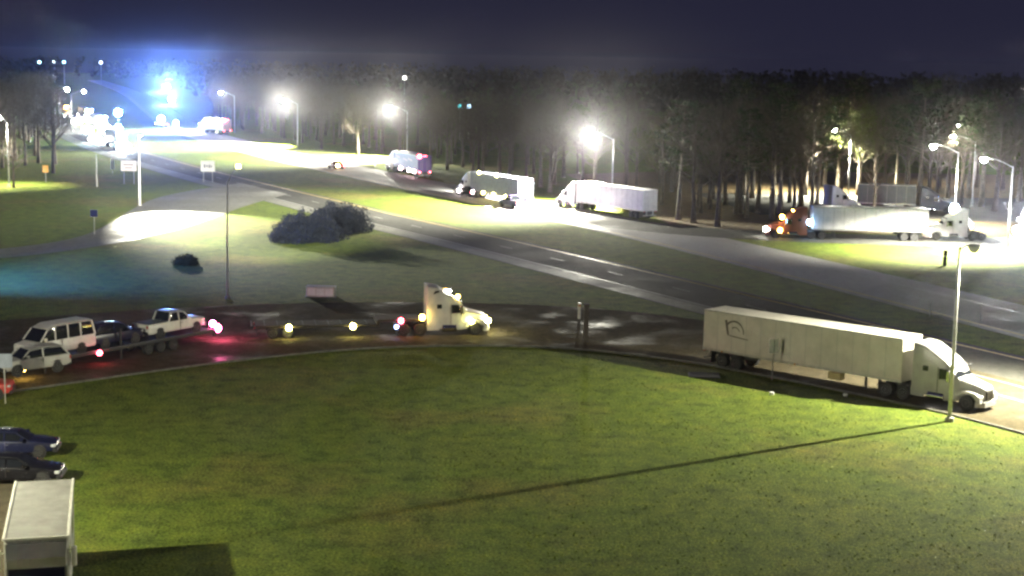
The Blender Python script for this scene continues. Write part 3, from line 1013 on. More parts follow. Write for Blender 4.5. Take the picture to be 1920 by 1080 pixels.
# ---- police cars with blue lights, far up the road
PG = 'police cars blocking the far end of the interstate'
pol = []
M_POL = paint('police_white', (.7, .7, .72), .3)
for k, (px_, ang_, pw, lab) in enumerate((
        ((-96.05, 440.17), R(100), 26000, 'police car at the end of the white glowing road, blue lights blazing'),
        ((-105.56, 464.10), R(130), 12000, 'police car left of the blazing one, red and white glare on it'),
        ((-147.35, 667.64), R(100), 40000, 'police car far up the hill, lower in the big blue blaze'),
        ((-201.10, 897.76), R(100), 70000, 'police car farthest up the road in the heart of the blue blaze'))):
    t = car('police_car', 'suv', px_, ang_, lab, 'police car', M_POL, lights=1, tail=1, group=PG, lightbar=True)
    point_light((.2, 0, 3.2), pw * .15, (.10, .26, 1.0), t, .5, 'flasher_light')
    ob = spot_light((.2, 0, 4.2), (0, 1, 4.2), pw * (4 + 3 * k), (.14, .30, 1.0), 70, .5, t, .5, 'flasher_halo_beam')  # beam added facing the camera side, makes the blue blaze in the haze
    ob.rotation_euler = (PI / 2, 0, R(188) - ang_)
    point_light((-1.5, 0, 2.4), pw * .12, (.8, .9, 1.0), t, .4, 'flasher_light')
    bulb('beacon', t, .25, 0, 2.3, .5 + .25 * k, glow('blue_white_beacon', (.55, .8, 1.0), 300))

# ---- the queue of headlights on the near carriageway, coming towards the camera
qd = heading((-125, 450), (-88, 358))
QG = 'vehicles queueing with their headlights on'
qs = [((-87.22, 345.89), 's', 'truck at the front of the queue, in the cyan white glare'),
      ((-98.67, 377.55), 'c', 'second vehicle of the queue, close behind the front truck'),
      ((-103.35, 380.91), 'c', 'car on the left lane of the queue with round white headlights'),
      ((-114.50, 433.23), 's', 'truck in the middle of the queue with roof lights'),
      ((-117.38, 425.83), 'c', 'car left of the middle truck in the queue'),
      ((-132.16, 483.93), 's', 'truck near the tail of the queue'),
      ((-134.16, 475.09), 'c', 'car near the tail of the queue by the lamp poles'),
      ((-143.41, 513.60), 'c', 'car right of the tail cars in the queue'),
      ((-122.42, 457.36), 'c', 'car squeezed between the two trucks in mid queue'),
      ((-103.42, 401.65), 'c', 'car right behind the front truck of the queue, white lamps'),
      ((-147.46, 511.75), 'b', 'orange lit box truck at the tail of the queue')]
for k, (p, kd, lab) in enumerate(qs):
    if kd == 's':
        t, b = semi(p, qd, lab, M_WHITE, M_GREYB, lights=True, group=QG)
        for s in (-1, 1):
            bulb('lamp', t, .02, s * .85, 1.0, .55, M_HEAD)
            bulb('roof_light', t, -3.0, s * .7, 3.75, .3, glow('cyan_white_lamp', (.6, .95, 1.0), 120))
        point_light((1.2, 0, 1.4), 3200 if k else 9000, (.75, .92, 1.0), t, .3, 'bulb_light')
    elif kd == 'c':
        t = car('queueing_car', 'suv', p, qd, lab, 'car', M_SILVER, lights=1, group=QG)
        for s in (-1, 1):
            bulb('lamp', t, 2.4, s * .65, .85, .65, M_HEAD)
        point_light((3.2, 0, 1.0), 1600, (.85, .93, 1.0), t, .3, 'bulb_light')
    else:
        t, b = semi(p, qd, lab, M_WHITE, M_WHITE, lights=True, group=QG, length=9)
        bulb('roof_light', t, -2.5, 0, 3.6, .45, M_AMBER, 300, (1, .6, .3), (1, 0, 0))
# strong blue flasher beside the queue
t = car('police_car', 'suv', (-95.99, 373.65), qd, 'police car in the cyan glare beside the queue of headlights', 'police car', M_POL, lights=1, group=PG, lightbar=True)
point_light((.2, 0, 3.0), 8000, (.12, .5, 1.0), t, .5, 'flasher_light')
ob = spot_light((.2, 0, 3.6), (0, 1, 3.6), 150000, (.25, .58, 1.0), 70, .5, t, .5, 'flasher_halo_beam')  # beam added towards the camera side for the cyan halo
ob.rotation_euler = (PI / 2, 0, R(193) - qd)
bulb('beacon', t, .25, 0, 2.4, 1.3, glow('cyan_beacon', (.35, .85, 1.0), 300))
t = car('police_car', 'suv', (-110.96, 434.56), qd, 'police car with a square cyan light behind the queue glare', 'police car', M_POL, lights=1, group=PG, lightbar=True)
point_light((.2, 0, 3.0), 6000, (.3, .75, 1.0), t, .5, 'flasher_light')
bulb('beacon', t, .25, 0, 5.2, .8, glow('cyan_beacon', (.35, .85, 1.0), 300))
part('light_mast', MB().tube([(.25, 0, 1.8), (.25, 0, 5.2)], .06, 6), M_STEEL, t)

# ---- far rest area
o_, a_ = along((32.26, 195.71), (52.06, 194.61), 1.25)
t, b = semi(o_, a_, 'rust red tractor pulling a blazing white trailer along the far ramp', M_ORCAB, M_WHITE, lights=True, length=14.4)
for (x, y, z) in ((0, -1.0, 1.0), (-1.7, 1.0, 1.0), (-1.9, 1.05, 2.7)):
    bulb('lamp', t, x, 1.1 if y > 0 else .2, z, .24, M_AMBER if x < -1 else M_HEAD, 6, (1, .85, .6), (.3, .3, 0))
bulb('gap_light', t, -5.4, 1.15, 2.1, .3, glow('blue_gap_lamp', (.3, .6, 1), 80), 22, (.3, .6, 1), (0, .5, 0))
o_, a_ = along((52.96, 196.49), (60.51, 196.45), 1.25)
t = thing('semi_truck', 'white tractor without a trailer right behind the blazing white trailer', 'truck', o_, a_)
tractor(t, M_WHITE, True)
point_light((1.1, 0.4, .8), 60, (1, .15, .1), t, .1, 'bulb_light')
t = car('police_car', 'suv', (59.88, 208.76), a_, 'police car with blue lights behind the white tractor of the far ramp', 'police car', M_POL, lights=1, lightbar=True)
bulb('beacon', t, .2, 0, 2.9, .5, glow('blue_white_beacon', (.55, .8, 1.0), 300))
point_light((.2, 0, 3.4), 3000, (.12, .25, 1.0), t, .3, 'flasher_light')
part('light_mast', MB().tube([(.2, 0, 1.8), (.2, 0, 3.0)], .06, 6), M_STEEL, t)
# box truck, light colour, then dark trailer and cars in the lorry park
o_, a_ = along((52.59, 234.15), (46.21, 231.37), 1.25)
t = thing('box_truck', 'overexposed white lorry parked facing right under the small lamp', 'truck', o_, a_)
tractor(t, M_WHITE, False)
o_, a_ = along((66.31, 231.67), (54.28, 234.45), 1.25)
t, b = semi(Vector(o_), a_, 'dark trailer truck parked under the trees of the far lorry park', paint('dark_grey_cab', (.06, .06, .07), .5), paint('dark_grey_trailer', (.07, .08, .08), .5), lights=False, length=8.6)
t = car('parked_car', 'sedan', (50.32, 228.87), R(180), 'silver car with pink tail lamp parked beside the white lorry', 'car', M_SILVER, tail=1)
bulb('lamp', t, -2.4, .6, .9, .25, glow('pink_lamp', (1, .4, .5), 50), 30, (1, .4, .5), (-.3, .3, .2))
t = car('parked_car', 'sedan', (54.64, 228.04), R(185), 'dark car with a yellow lamp parked before the dark trailer', 'car', M_DARKCAR, lights=1)
bulb('lamp', t, -2.4, .7, .9, .25, M_YEL)
# lorry glaring at the right edge
o2 = (66.19, 199.68)
t, b = semi(o2, R(238), 'lorry at the right edge whose headlights glare white', M_WHITE, M_WHITE, lights=True, length=10)
for s in (-1, 1):
    bulb('lamp', t, .05, s * .8, 1.1, .42, glow('glaring_lamp', (.92, .95, 1.0), 500))
bulb('roof_light', t, -2.6, 0, 3.1, .5, glow('glaring_lamp', (.92, .95, 1.0), 500))
point_light((.9, 0, 2.6), 5200, (.9, .94, 1.0), t, .4, 'bulb_light')
ob = spot_light((1.2, 0, 3.0), (0, 1, 3.0), 42000, (.9, .94, 1.0), 80, .5, t, .4, 'headlight_beam')  # added for the halo, turned to the camera side and not along the headlights
ob.rotation_euler = (PI / 2, 0, R(165) - R(238))

# ---- cars and motorhome at the lower left
car('parked_car', 'sedan', (-27.23, 82.73), R(8), 'dark blue car parked at the left edge, farther of the two', 'car', M_BLUECAR)
car('parked_car', 'sedan', (-25.42, 77.42), R(6), 'black car parked at the left edge, nearer of the two', 'car', M_DARKCAR)
car('parked_car', 'suv', (-34.16, 96.66), R(10), 'car mostly outside the left edge, only its red lamp showing', 'car', M_REDCAR, tail=1)
p = (-32.43, 96.36)
# motorhome seen from above, nose towards the camera
ra, rb = Vector((-19.14, 65.95)), Vector((-17.01, 57.79))
ang = heading(ra, rb)
fx, fy = math.cos(ang), math.sin(ang)
nrm = Vector((-fy, fx))
if nrm.x < 0:
    nrm = -nrm
org = ra - nrm * 1.2
t = thing('motorhome', 'pale motorhome seen from above at the lower left corner', 'motorhome', org, ang)
M_RV = paint('motorhome_shell', (.36, .36, .31), .45, dirt=.25, scale=.7)
Lr = (rb - ra).length
body = part('body', MB().bbox(0, Lr, -1.2, 1.2, .55, 3.38, .08), M_RV, t)
part('roof', MB().bbox(.04, Lr - .04, -1.15, 1.15, 3.36, 3.41, .02), paint('roof_membrane', (.3, .3, .27), .7, dirt=.3, scale=1.2), t)
M_TRIM = paint('bright_roof_trim', (.8, .8, .7), .4)
for s in (-1, 1):
    part('roof_rail', MB().bbox(.0, Lr, s * 1.2 - .05, s * 1.2 + .05, 3.36, 3.45, .02), M_TRIM, t)
part('roof_rail', MB().bbox(Lr - .05, Lr + .07, -1.2, 1.2, 3.36, 3.45, .02), M_TRIM, t)
part('windshield', MB().hull([(Lr + .2, -1.05, 2.3), (Lr + .2, 1.05, 2.3), (Lr + .5, -1.05, 1.56), (Lr + .5, 1.05, 1.56), (Lr - .1, -1.05, 1.56), (Lr - .1, 1.05, 1.56), (Lr - .1, 1.05, 2.3), (Lr - .1, -1.05, 2.3)]), M_GLASS, t)
part('cab_bunk', MB().hull([(Lr - .1, -1.18, 3.3), (Lr - .1, 1.18, 3.3), (Lr + .12, -1.15, 3.25), (Lr + .12, 1.15, 3.25), (Lr + .45, -1.1, 2.75), (Lr + .45, 1.1, 2.75), (Lr + .4, -1.1, 2.35), (Lr + .4, 1.1, 2.35), (Lr - .1, -1.18, 2.3), (Lr - .1, 1.18, 2.3)]), M_RV, t)
part('nose', MB().bbox(Lr - .02, Lr + .5, -1.15, 1.15, .5, 1.55, .1), M_RV, t)
for s in (-1, 1):
    part('mirror', MB().bbox(Lr - .15, Lr + .05, min(s * 1.3, s * 1.5), max(s * 1.3, s * 1.5), 2.2, 3.0, .05).tube([(Lr - .05, s * 1.15, 2.9), (Lr - .05, s * 1.4, 2.8)], .03, 6), M_TRIM, t)
    part('side_window', MB().box(Lr - 2.2, Lr - .8, min(s * 1.19, s * 1.21), max(s * 1.19, s * 1.21), 1.8, 2.6), M_GLASS, t)
    part('side_window', MB().box(2.0, 3.6, min(s * 1.19, s * 1.21), max(s * 1.19, s * 1.21), 1.8, 2.5), M_GLASS, t)
    for x in (1.6, Lr - 1.4):
        add_wheel(t, x, s * 1.02, .42, .3)
    part('headlight', MB().bbox(Lr + .45, Lr + .53, s * .85 - .16, s * .85 + .16, .9, 1.15, .02), M_CLEAR, t)

# ================================================================= SIGNS AND SMALL THINGS


def post_sign(name, loc, label, w_, h_, zb, mat, posts=1, ang=0, group=None, letters=None, cat='sign', back=False):
    t = thing(name, label, cat, loc, ang, group)
    p = part('panel', MB().bbox(-w_ / 2, w_ / 2, -.03, 0, zb, zb + h_, .01), mat, t)
    xs = [0] if posts == 1 else [-w_ * .32, w_ * .32]
    for x in xs:
        part('post', MB().box(x - .035, x + .035, 0.005, .07, 0, zb + h_ * .9), M_STEEL, t)
    if letters:
        mb = MB()
        for (x0, x1, z0, z1) in letters:
            mb.box(x0, x1, -.042, -.03, zb + z0, zb + z1)
        part('legend', mb, paint('grey_legend', (.2, .2, .22), .5), p)
    return t


M_SIGNW = paint('white_sign_sheet', (.78, .78, .76), .35, dirt=.08)
t = post_sign('road_sign', (18.37, 106.42), 'small white sign on a post before the foreground trailer', .75, 1.0, 1.95, M_SIGNW, 1, R(25), letters=[(-.02, .05, .05, .95)])
t = post_sign('road_sign', (-64.80, 260.12), 'pinkish lit rectangular sign beside the white bare pole', 2.6, 1.7, 2.2, paint('sign_pink_light_painted', (.75, .68, .72), .35, dirt=.05), 2,  # pinkish light put into the sheet colour
              letters=[(-.9, .8, .95, 1.15), (-.7, .6, .45, .62)])
t = post_sign('road_sign', (-52.70, 266.19), 'rectangular white sign on two posts above the exit ramp', 2.4, 1.8, 1.9, M_SIGNW, 2, 0,
              letters=[(-.7, -.4, .6, 1.2), (-.25, 0, .7, 1.1), (.15, .4, .6, 1.15), (.5, .75, .7, 1.0)])
post_sign('road_sign', (-78.91, 260.41), 'small orange sign on a post before the dark wood', 1.0, 1.2, 1.7, paint('orange_sign', (.85, .42, .12), .4, dirt=.05), 1)
post_sign('road_sign', (-73.38, 282.58), 'narrow pale upright sign left of the pinkish lit sign', .55, 1.9, .8, M_SIGNW, 1)
post_sign('road_sign', (-50.78, 186.46), 'small blue sign on a post in the left grass', .85, .8, 2.2, paint('blue_sign', (.10, .12, .6), .35, dirt=.05), 1)
post_sign('road_sign', (-31.71, 95.00), 'grey sign on a post at the left edge above the red lamp', 1.0, .9, 2.3, paint('grey_blue_sign', (.35, .4, .5), .35), 1, R(12))
t = thing('round_marker', 'round pale reflector post beside the purple sided semi truck', 'marker', (-28.10, 312.46))
part('post', MB().box(-.04, .04, .01, .07, 0, 1.6), M_STEEL, t)
part('reflector', MB().lathe([(-.04, .5), (0, .55), (.02, .5)], 14, 'y', (0, -.03, 1.6)), paint('marker_reflector', (.85, .9, .87), .2, dirt=.02), t)
t = thing('steel_pole', 'thin tall pole between the dark wood and the blue glare', 'pole', (-68.51, 253.84))
part('pole', MB().tube([(0, 0, 0), (0, 0, 5.2)], [.08, .05], 8), M_POLE, t)
for p, lab in (((37.06, 135.37), 'faint delineator post in the dark median, left one'), ((41.01, 133.53), 'faint delineator post in the dark median, right one'),
               ((28.49, 97.73), 'thin stake in the grass just left of the unlit lamp pole')):
    t = thing('marker_post', lab, 'post', p)
    part('post', MB().box(-.04, .04, -.02, .02, 0, 1.5), M_POLE, t)
    part('reflector', MB().box(-.045, .045, -.03, -.02, 1.3, 1.48), M_SIGNW, t)
t = thing('utility_post', 'dark thick post by the wet road, right of a white marker', 'post', (5.89, 120.33))
part('post', MB().bbox(-.2, .2, -.2, .2, 0, 2.9, .03), M_WOOD, t)
part('cap', MB().bbox(-.24, .24, -.24, .24, 2.9, 3.0, .02), M_WOOD, t)
t = thing('marker_post', 'short white marker post beside the dark thick post', 'post', (5.81, 130.96))
part('post', MB().tube([(0, 0, 0), (0, 0, 1.4)], [.12, .12], 8), M_SIGNW, t)
part('reflector', MB().box(-.1, .1, -.15, -.12, 1.1, 1.3), M_AMBER_OFF, t)
t = thing('marker_post', 'dark stubby post in the lit grass beyond the road, left of the unlit pole', 'post', (48.20, 171.15))
part('post', MB().bbox(-.2, .2, -.15, .15, 0, 1.7, .05), M_WOOD, t)
part('band', MB().box(-.21, .21, -.16, .16, 1.0, 1.15), M_STEEL, t)
t = thing('utility_cabinet', 'low white utility cabinet on the far side of the wet road', 'cabinet', (-17.59, 140.91), R(-3))
part('body', MB().bbox(-1.3, 1.3, -.4, .4, .05, .9, .04), M_WHITE2, t)
part('lid', MB().bbox(-1.36, 1.36, -.46, .46, .9, .98, .03), M_WHITE2, t)
part('plinth', MB().box(-1.4, 1.4, -.5, .5, 0, .05), M_CONCP, t)
for k in range(3):
    part('door_panel', MB().box(-1.2 + k * .82, -.45 + k * .82, -.425, -.4, .15, .82), M_WHITE, t)
# storm drain in the lawn
t = thing('storm_drain', 'dark iron storm drain grate in the lawn near the white sign', 'drain', (13.73, 107.68), R(-4))
fr = MB().box(-1.1, 1.1, -.9, -.8, 0, .05).box(-1.1, 1.1, .8, .9, 0, .05).box(-1.1, -1.0, -.8, .8, 0, .05).box(1.0, 1.1, -.8, .8, 0, .05)
part('frame', fr, M_BLACK, t)
part('pit', MB().box(-1.0, 1.0, -.8, .8, 0.003, .01), M_BLACK, t)
bar = MB().box(-.03, .03, -.8, .8, .01, .045).mesh('bar', M_BLACK)
for k in range(12):
    link('bar', bar, t, (-.9 + k * .164, 0, 0))
# small white pegs in the lawn
for p, lab in (((17.55, 101.65), 'tiny white peg in the lawn below the white sign'), ((22.47, 101.56), 'small pale stone at the lawn edge beside the truck')):
    t = MB().bbox(-.14, .14, -.1, .1, 0, .2, .04)
    o = part('marker_peg', t, M_SIGNW, None)
    o.location = (p[0], p[1], 0)
    tag(o, lab, 'peg')

# distant lamps on the hills
for p, z, c, lab in (((-302.69, 992.15), 4, (.5, .9, 1), 'largest of four far cyan lights on the left horizon'), ((-320.03, 1083.17), 4, (.9, 1, 1), 'far white light right of the largest cyan one'),
                     ((-299.92, 1036.64), 3, (.4, .8, 1), 'faint far cyan light third from the left on the horizon'), ((-280.84, 1057.00), 4, (.8, .9, 1), 'rightmost far white light of the left horizon')):
    t = thing('distant_lamp', lab, 'light', (p[0], p[1], 0), 0, 'far lights on the left horizon')
    hh = {75: 13}.get(0, 14)
    part('pole', MB().tube([(0, 0, 0), (0, 0, hh)], .2, 6), M_POLE, t)
    part('lamp_globe', MB().lathe([(-.8, .5), (-.3, 1.0), (.3, 1.0), (.8, .5)], 10, 'z', (0, 0, hh + .6)), glow('far_lamp_%d' % int(p[0]), c, 9), t, 'full')
for p, hh, c, st, lab in (((-37.32, 524.38), 14.6, (1, .98, .9), 12, 'far white light above the middle of the dark wood'), ((-14.88, 420.81), 8.6, (.1, .75, .8), 5, 'far green blue light showing through the wood'),
                      ((-12.58, 421.58), 8.6, (.5, .75, 1), 12, 'far pale blue light beside the green blue one in the wood')):
    t = thing('distant_lamp', lab, 'light', (p[0], p[1], 0))
    part('pole', MB().tube([(0, 0, 0), (0, 0, hh)], .1, 6), M_POLE, t)
    part('lamp_globe', MB().lathe([(-.5, .3), (-.2, .6), (.2, .6), (.5, .3)], 10, 'z', (0, 0, hh + .4)), glow('wood_lamp_%d' % int(p[0] * 10), c, st), t, 'full')

# ================================================================= TREES AND BUSHES
M_BARK = paint('bark', (.11, .09, .065), .9, dirt=.5, scale=2.5)
M_BARKP = paint('pale_bark', (.2, .17, .12), .9, dirt=.5, scale=2.5)
M_TWIG = paint('bare_twigs', (.095, .075, .045), .9, dirt=.5, scale=.5)


def leaf_mat(name, c0, c1):
    m = bpy.data.materials.new(name)
    t, b = nodes_of(m)
    n = noise(t, 1.2, 4, .7)
    r = ramp(t, n.outputs['Fac'], [(.3, c0), (.7, c1)])
    t.links.new(r.outputs[0], b.inputs['Base Color'])
    b.inputs['Roughness'].default_value = .8
    b.inputs['Specular IOR Level'].default_value = .2
    return m


M_LEAF = leaf_mat('late_leaves', (.05, .07, .02), (.11, .12, .035))
M_NEEDLE = leaf_mat('pine_needles', (.03, .045, .02), (.06, .08, .03))
M_BUSH = leaf_mat('juniper_leaves', (.010, .014, .02), (.022, .028, .042))


def tree_meshes(seed, h, kind):
    rr = random.Random(seed)
    tr = MB()
    cr = MB()
    lean = (rr.uniform(-.4, .4), rr.uniform(-.4, .4))
    top = h * (.93 if kind == 'pine' else .8)
    tp = []
    n = 7
    for i in range(n):
        s = i / (n - 1)
        tp.append(Vector((lean[0] * s + rr.uniform(-.15, .15) * s, lean[1] * s + rr.uniform(-.15, .15) * s, top * s)))
    r0 = h * .016 + .06
    tr.tube(tp, [r0 * (1.25 if i == 0 else 1) * (1 - .85 * i / (n - 1)) for i in range(n)], 7)

    def at(s):
        f = s * (n - 1)
        i = min(n - 2, int(f))
        return tp[i].lerp(tp[i + 1], f - i)

    def leafq(p, sz):
        d = Vector((rr.gauss(0, 1), rr.gauss(0, 1), rr.gauss(0, 1))).normalized()
        e = d.cross(Vector((rr.gauss(0, 1), rr.gauss(0, 1), rr.gauss(0, 1)))).normalized()
        cr.add([p + d * sz, p + e * sz * .6, p - d * sz * .8, p - e * sz * .5], [(0, 1, 2, 3)])

    def twig(p, d, l):
        e = d.cross(Vector((rr.gauss(0, 1), rr.gauss(0, 1), rr.gauss(0, 1)))).normalized() * .014
        q = p + d * l
        cr.add([p - e, p + e, q], [(0, 1, 2)])

    nb = 26 if kind != 'pine' else 46
    for k in range(nb):
        s = (.32 if kind != 'pine' else .45) + (.66 if kind != 'pine' else .54) * (k + rr.random()) / nb
        a = k * 2.4 + rr.uniform(-.5, .5)
        p0 = at(min(s, 1))
        if kind == 'pine':
            ln = h * .16 * (1.15 - s) * 2 + .7
            up = rr.uniform(-.05, .35)
        else:
            ln = h * (.30 * (1.25 - s) + .07) * rr.uniform(.7, 1.2)
            up = rr.uniform(.45, 1.1)
        d = Vector((math.cos(a), math.sin(a), up)).normalized()
        p1 = p0 + d * ln * .5
        p2 = p1 + (d + Vector((rr.gauss(0, .2), rr.gauss(0, .2), rr.uniform(0, .35)))).normalized() * ln * .5
        rb = r0 * .32 * (1.25 - s)
        tr.tube([p0, p1, p2], [rb, rb * .6, rb * .2], 4, False)
        for j in range(9 if kind != 'pine' else 0):
            q0 = p0.lerp(p1, rr.uniform(.3, 1)) if rr.random() < .4 else p1.lerp(p2, rr.random())
            dd = (d + Vector((rr.gauss(0, .7), rr.gauss(0, .7), rr.gauss(.25, .5)))).normalized()
            lj = ln * rr.uniform(.2, .42)
            q1 = q0 + dd * lj
            tr.tube([q0, q1], [rb * .35, .012], 3, False)
            for m_ in range(9):
                d3 = (dd + Vector((rr.gauss(0, .8), rr.gauss(0, .8), rr.gauss(.15, .6)))).normalized()
                pq = q0.lerp(q1, rr.uniform(.25, 1))
                l3 = rr.uniform(.5, 1.3)
                twig(pq, d3, l3)
                if kind == 'leafy':
                    for _ in range(3):
                        leafq(pq + d3 * l3 * rr.random(), rr.uniform(.1, .22))
                elif rr.random() < .25:
                    leafq(pq + d3 * l3 * rr.random(), rr.uniform(.06, .12))
        if kind == 'pine':
            for j in range(34):
                q = p0.lerp(p2, rr.uniform(.3, 1.05)) + Vector((rr.gauss(0, .3), rr.gauss(0, .3), rr.gauss(0, .16)))
                leafq(q, rr.uniform(.14, .34))
    return tr, cr


TREES = {}
for kind, seeds, bark, leaf in (('bare', (1, 2, 3, 4, 5), M_BARK, M_TWIG), ('leafy', (11, 12), M_BARK, M_LEAF), ('pine', (21, 22), M_BARKP, M_NEEDLE)):
    TREES[kind] = []
    for sd in seeds:
        a, b = tree_meshes(sd, 17, kind)
        TREES[kind].append((a.mesh('trunk', bark, 'full'), b.mesh('crown', leaf)))


def tree(loc, kind, label, group=None, s=1.0, k=None):
    nm = {'bare': 'bare_tree', 'leafy': 'leafy_tree', 'pine': 'pine_tree'}[kind]
    t = thing(nm, label, 'tree', loc, rnd.uniform(0, 6.28), group)
    a, b = TREES[kind][rnd.randrange(len(TREES[kind])) if k is None else k]
    link('trunk', a, t)
    link('crown', b, t)
    t.scale = (s * rnd.uniform(.9, 1.15), s * rnd.uniform(.9, 1.15), s)
    return t


# wood beyond the far carriageway
edge = offset_line(farL, sgn * 24)
er = resample(smooth_line(edge[2:11]), 200)
GA = 'trees of the wood behind the far carriageway'
LA = 'bare tree in the dark wood behind the far carriageway'
LAMP_AT = [(-52.86, 377.91), (-23.49, 339.05), (14.92, 234.05), (-79.37, 439.93)]
LAMP_AT = [(a - 4, b - 2) for a, b in LAMP_AT]
for row in range(4):
    i = 0
    while i < 199:
        p = er[i]
        i += rnd.choice((3, 4, 5)) if row < 2 else rnd.choice((4, 5, 6))
        q = er[min(198, i)]
        if p.y < 212 or p.y > 560:
            continue
        tdir = (er[min(199, i + 1)] - er[max(0, i - 1)]).normalized()
        nrm = Vector((-tdir.y, tdir.x))
        if nrm.x < 0:
            nrm = -nrm
        off = row * 8 + rnd.uniform(-3, 3)
        c = p + nrm * off
        if c.x > 20 and c.y < 224:
            continue
        if any(math.hypot(c.x - lx_, c.y - ly_) < 11 for lx_, ly_ in LAMP_AT):
            continue
        if 8 < c.x < 36 and c.y < 262 and row < 2 and rnd.random() < .6:
            tree(c, 'leafy', 'green leaved tree lit by the lamp behind the parked white semi truck', 'leafy trees behind the parked white semi truck', rnd.uniform(.6, .85))
        else:
            tree(c, 'bare', LA, GA, rnd.uniform(.8, 1.1))
# rest area trees on the right
GB = 'tall trees of the far rest area'
LB = 'tall straight tree among the lorries of the far rest area'
for px_, py_ in ((0, 0),):
    pass
spots = [(27.62, 208.23), (23.23, 216.59), (24.87, 212.58), (36.80, 218.89), (39.50, 228.56), (41.04, 225.68), (43.21, 232.47), (44.43, 226.27), (41.47, 213.93), (62.32, 244.55), (62.84, 239.38), (64.89, 241.48), (64.75, 236.32),
         (63.92, 258.11), (61.66, 263.79), (60.27, 269.91), (57.32, 273.75), (44.07, 246.61), (36.34, 229.61), (33.30, 219.77), (32.62, 225.77), (71.79, 248.13), (74.28, 244.97), (74.27, 238.03), (77.86, 242.10), (76.68, 260.61), (72.87, 259.86), (83.77, 256.05),
         (43.07, 256.02), (49.36, 261.33), (56.28, 280.45), (62.47, 289.08), (68.00, 282.95), (71.50, 281.32), (77.68, 282.63), (84.96, 284.17), (88.65, 280.26), (94.75, 288.65), (32.96, 239.99), (29.65, 233.35),
         (28.72, 239.20), (22.83, 238.11), (39.11, 253.27), (37.89, 260.07), (35.37, 264.82), (30.44, 261.69)]
for k, p in enumerate(spots):
    kd = 'pine' if k % 3 == 1 else 'bare'
    tree(p, kd, LB if kd == 'bare' else 'pine tree with a bare lower trunk in the far rest area', GB if kd == 'bare' else 'pines of the far rest area', rnd.uniform(.95, 1.25))
# lit leafy tree between the small lamps
tree((58.61, 263.18), 'leafy', 'yellow green leafy tree lit from below above the white lorry', None, 1.0)
strip('wood_floor', [(22, 205), (40, 203.5), (80, 202), (150, 206)], [(10, 300), (40, 320), (90, 320), (150, 320)], 0.004, M_LITTER, n=12)

# wood at the left
GL = 'trees of the wood at the left edge'
LL = 'bare tree in the dark wood at the left edge of the view'
for k in range(46):
    py_ = rnd.random()
    d = 262 + 230 * py_
    x = -(.335 * d) + rnd.uniform(-3, 1) * 1.0 + (d - 262) * .0
    x = rnd.uniform(-.36, -.297) * d if d < 360 else rnd.uniform(-.36, -.305) * d
    tree((x, d + 4, 0), 'bare', LL, GL, rnd.uniform(.85, 1.15))
tree((-80.68, 249.14), 'bare', 'pale forked tree standing alone before the left wood', None, .6, 1)

# far wood closing the horizon, one mass of crowns
rr = random.Random(5)
fw = MB()
for k in range(900):
    d = rr.uniform(560, 1300)
    x = rr.uniform(-.4, .42) * d
    rx = -.255 * d + 8
    if abs(x + .255 * d) < 34 and d < 1120:
        continue
    if -.36 * d < x < -.20 * d and d < 640:
        continue
    h = rr.uniform(12, 18.5)
    for j in range(26):
        z = h * rr.uniform(.15, 1) ** .8
        s_ = rr.uniform(1.0, 2.4) * (1.2 - .5 * z / h)
        c = Vector((x + rr.gauss(0, 2.2), d + rr.gauss(0, 2.2), z))
        u = Vector((rr.gauss(0, 1), rr.gauss(0, 1), rr.gauss(0, 1))).normalized() * s_
        v = Vector((rr.gauss(0, 1), rr.gauss(0, 1), rr.gauss(0, 1))).normalized() * s_
        fw.add([c + u, c + v, c - u * .6, c - v * .8], [(0, 1, 2, 3)])
o = part('distant_wood', fw, M_TWIG, None, kind='stuff')
tag(o, 'dark distant wood closing the horizon under the night sky', 'wood')


# bushes
def bush(loc, rx, ry, rz_, n, label, seed, mat=M_BUSH):
    rr = random.Random(seed)
    t = thing('bush', label, 'bush', loc)
    st = MB()
    fo = MB()
    for k in range(9):
        a = rr.uniform(0, 2 * PI)
        st.tube([(math.cos(a) * .3, math.sin(a) * .3, 0), (math.cos(a) * rx * .4, math.sin(a) * ry * .4, rz_ * .6)], [.06, .02], 5)
    ph = [rr.uniform(0, 6) for _ in range(6)]
    for k in range(n):
        a, b = rr.uniform(0, 2 * PI), math.acos(rr.uniform(-.15, 1))
        q = rr.random() ** .3 * (1 + .13 * math.sin(3 * a + ph[0]) + .09 * math.sin(7 * a + 4 * b + ph[1]) + .07 * math.sin(9 * b - 5 * a + ph[2]) + .05 * math.sin(17 * a + 11 * b + ph[3]))
        q += max(0, rr.gauss(-.05, .07))
        p = Vector((rx * math.sin(b) * math.cos(a) * q, ry * math.sin(b) * math.sin(a) * q, .1 + rz_ * math.cos(b) * q))
        if p.z < 0.02:
            continue
        d = Vector((rr.gauss(0, 1), rr.gauss(0, 1), rr.gauss(0, 1))).normalized() * rr.uniform(.06, .16)
        e = Vector((rr.gauss(0, 1), rr.gauss(0, 1), rr.gauss(0, 1))).normalized() * rr.uniform(.05, .11)
        fo.add([p + d, p + e, p - d, p - e], [(0, 1, 2, 3)])
    part('stem', st, M_BARK, t)
    part('foliage', fo, mat, t)
    return t


bush((-24.98, 184.76), 4.4, 4.5, 3.0, 26000, 'large dark bluish bush on the lawn right of the green lit grass', 3)
bush((-22.24, 194.48), 3.9, 5.5, 3.2, 26000, 'large bluish bush behind the first, against the near carriageway', 4)
bush((-34.24, 161.12), 1.3, 1.5, .9, 2500, 'small dark bush on the bluish lawn below the exit ramp', 5, leaf_mat('dark_shrub_leaves', (.03, .04, .004), (.06, .07, .008)))

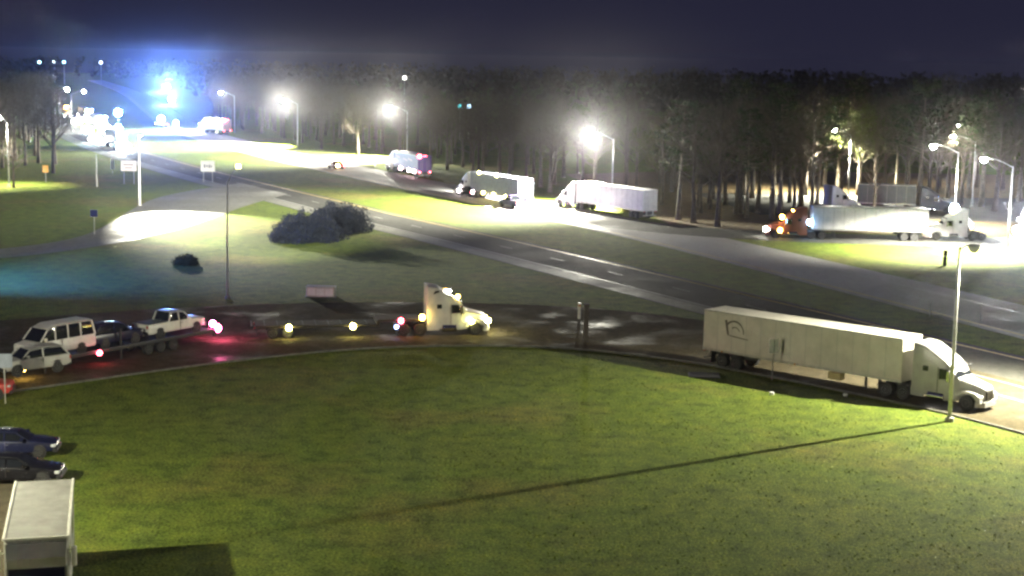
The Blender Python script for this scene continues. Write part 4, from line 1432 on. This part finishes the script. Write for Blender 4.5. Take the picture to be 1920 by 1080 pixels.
# cyan tint on the lawn: unseen lamp and beam added off to the left
t = street_lamp((-62, 140), R(-20), 'added bluish lamp out of view to the left that tints the lawn', 20000, h=13.0, arm=1.5, rise=.5, col=(.02, .2, 1.0), cone=40, halo=0)
ob = spot_light((-59, 139, 12.6), (-42, 152, 0), 220000, (.03, .12, 1.0), 84, 1.0, None, .3, 'lamp_beam')  # extra beam without a fixture, added for the bluish tint

# tufts and clumps that roughen the lawn
rr = random.Random(11)
edge_pts = resample(smooth_line(rampLo), 200)


def lawn_edge(x):
    for i in range(len(edge_pts) - 1):
        a, b = edge_pts[i], edge_pts[i + 1]
        if a.x <= x < b.x:
            return a.y + (b.y - a.y) * (x - a.x) / (b.x - a.x + 1e-9)
    return 60


tf = MB()
clumps = [(rr.uniform(-34, 42), rr.uniform(57, 118), rr.uniform(.4, 2.2)) for _ in range(1500)]
for k in range(9000):
    if k % 3:
        cx_, cy_, cr_ = rr.choice(clumps)
        x, y = cx_ + rr.gauss(0, cr_), cy_ + rr.gauss(0, cr_)
    else:
        x, y = rr.uniform(-34, 42), rr.uniform(57, 118)
    if y > lawn_edge(x) - .25 or (x < -18 and y < 66) or (x < -25.5 and y < 86) or (x < -18 - (y - 66) * .4 and y < 86):
        continue
    h_ = rr.uniform(.02, .07) if rr.random() < .99 else rr.uniform(.05, .09)
    for b_ in range(2):
        a = rr.uniform(0, PI)
        dx, dy = math.cos(a) * .035, math.sin(a) * .035
        lx_, ly_ = rr.gauss(0, .09), rr.gauss(0, .09)
        tf.add([(x - dx, y - dy, 0), (x + dx, y + dy, 0), (x + lx_, y + ly_, h_)], [(0, 1, 2)])
o = part('grass_tufts', tf, M_GRASS, None, kind='stuff')
tag(o, 'rough tufts of grass over the foreground lawn', 'grass')

# ================================================================= HAZE
mb = MB().box(-880, 880, -50, 1580, -1.0, 24.5)
hz = part('haze', mb, bpy.data.materials.new('haze_air'), None)
hz['kind'] = 'stuff'
hz['label'] = 'thin night haze over the whole place'
hm = hz.data.materials[0]
hm.use_nodes = True
hm.node_tree.nodes.clear()
vo = hm.node_tree.nodes.new('ShaderNodeVolumePrincipled')
vo.inputs['Color'].default_value = (.92, .92, 1, 1)
vo.inputs['Density'].default_value = 0.00008
vo.inputs['Anisotropy'].default_value = 0.96
mo = hm.node_tree.nodes.new('ShaderNodeOutputMaterial')
hm.node_tree.links.new(vo.outputs[0], mo.inputs['Volume'])
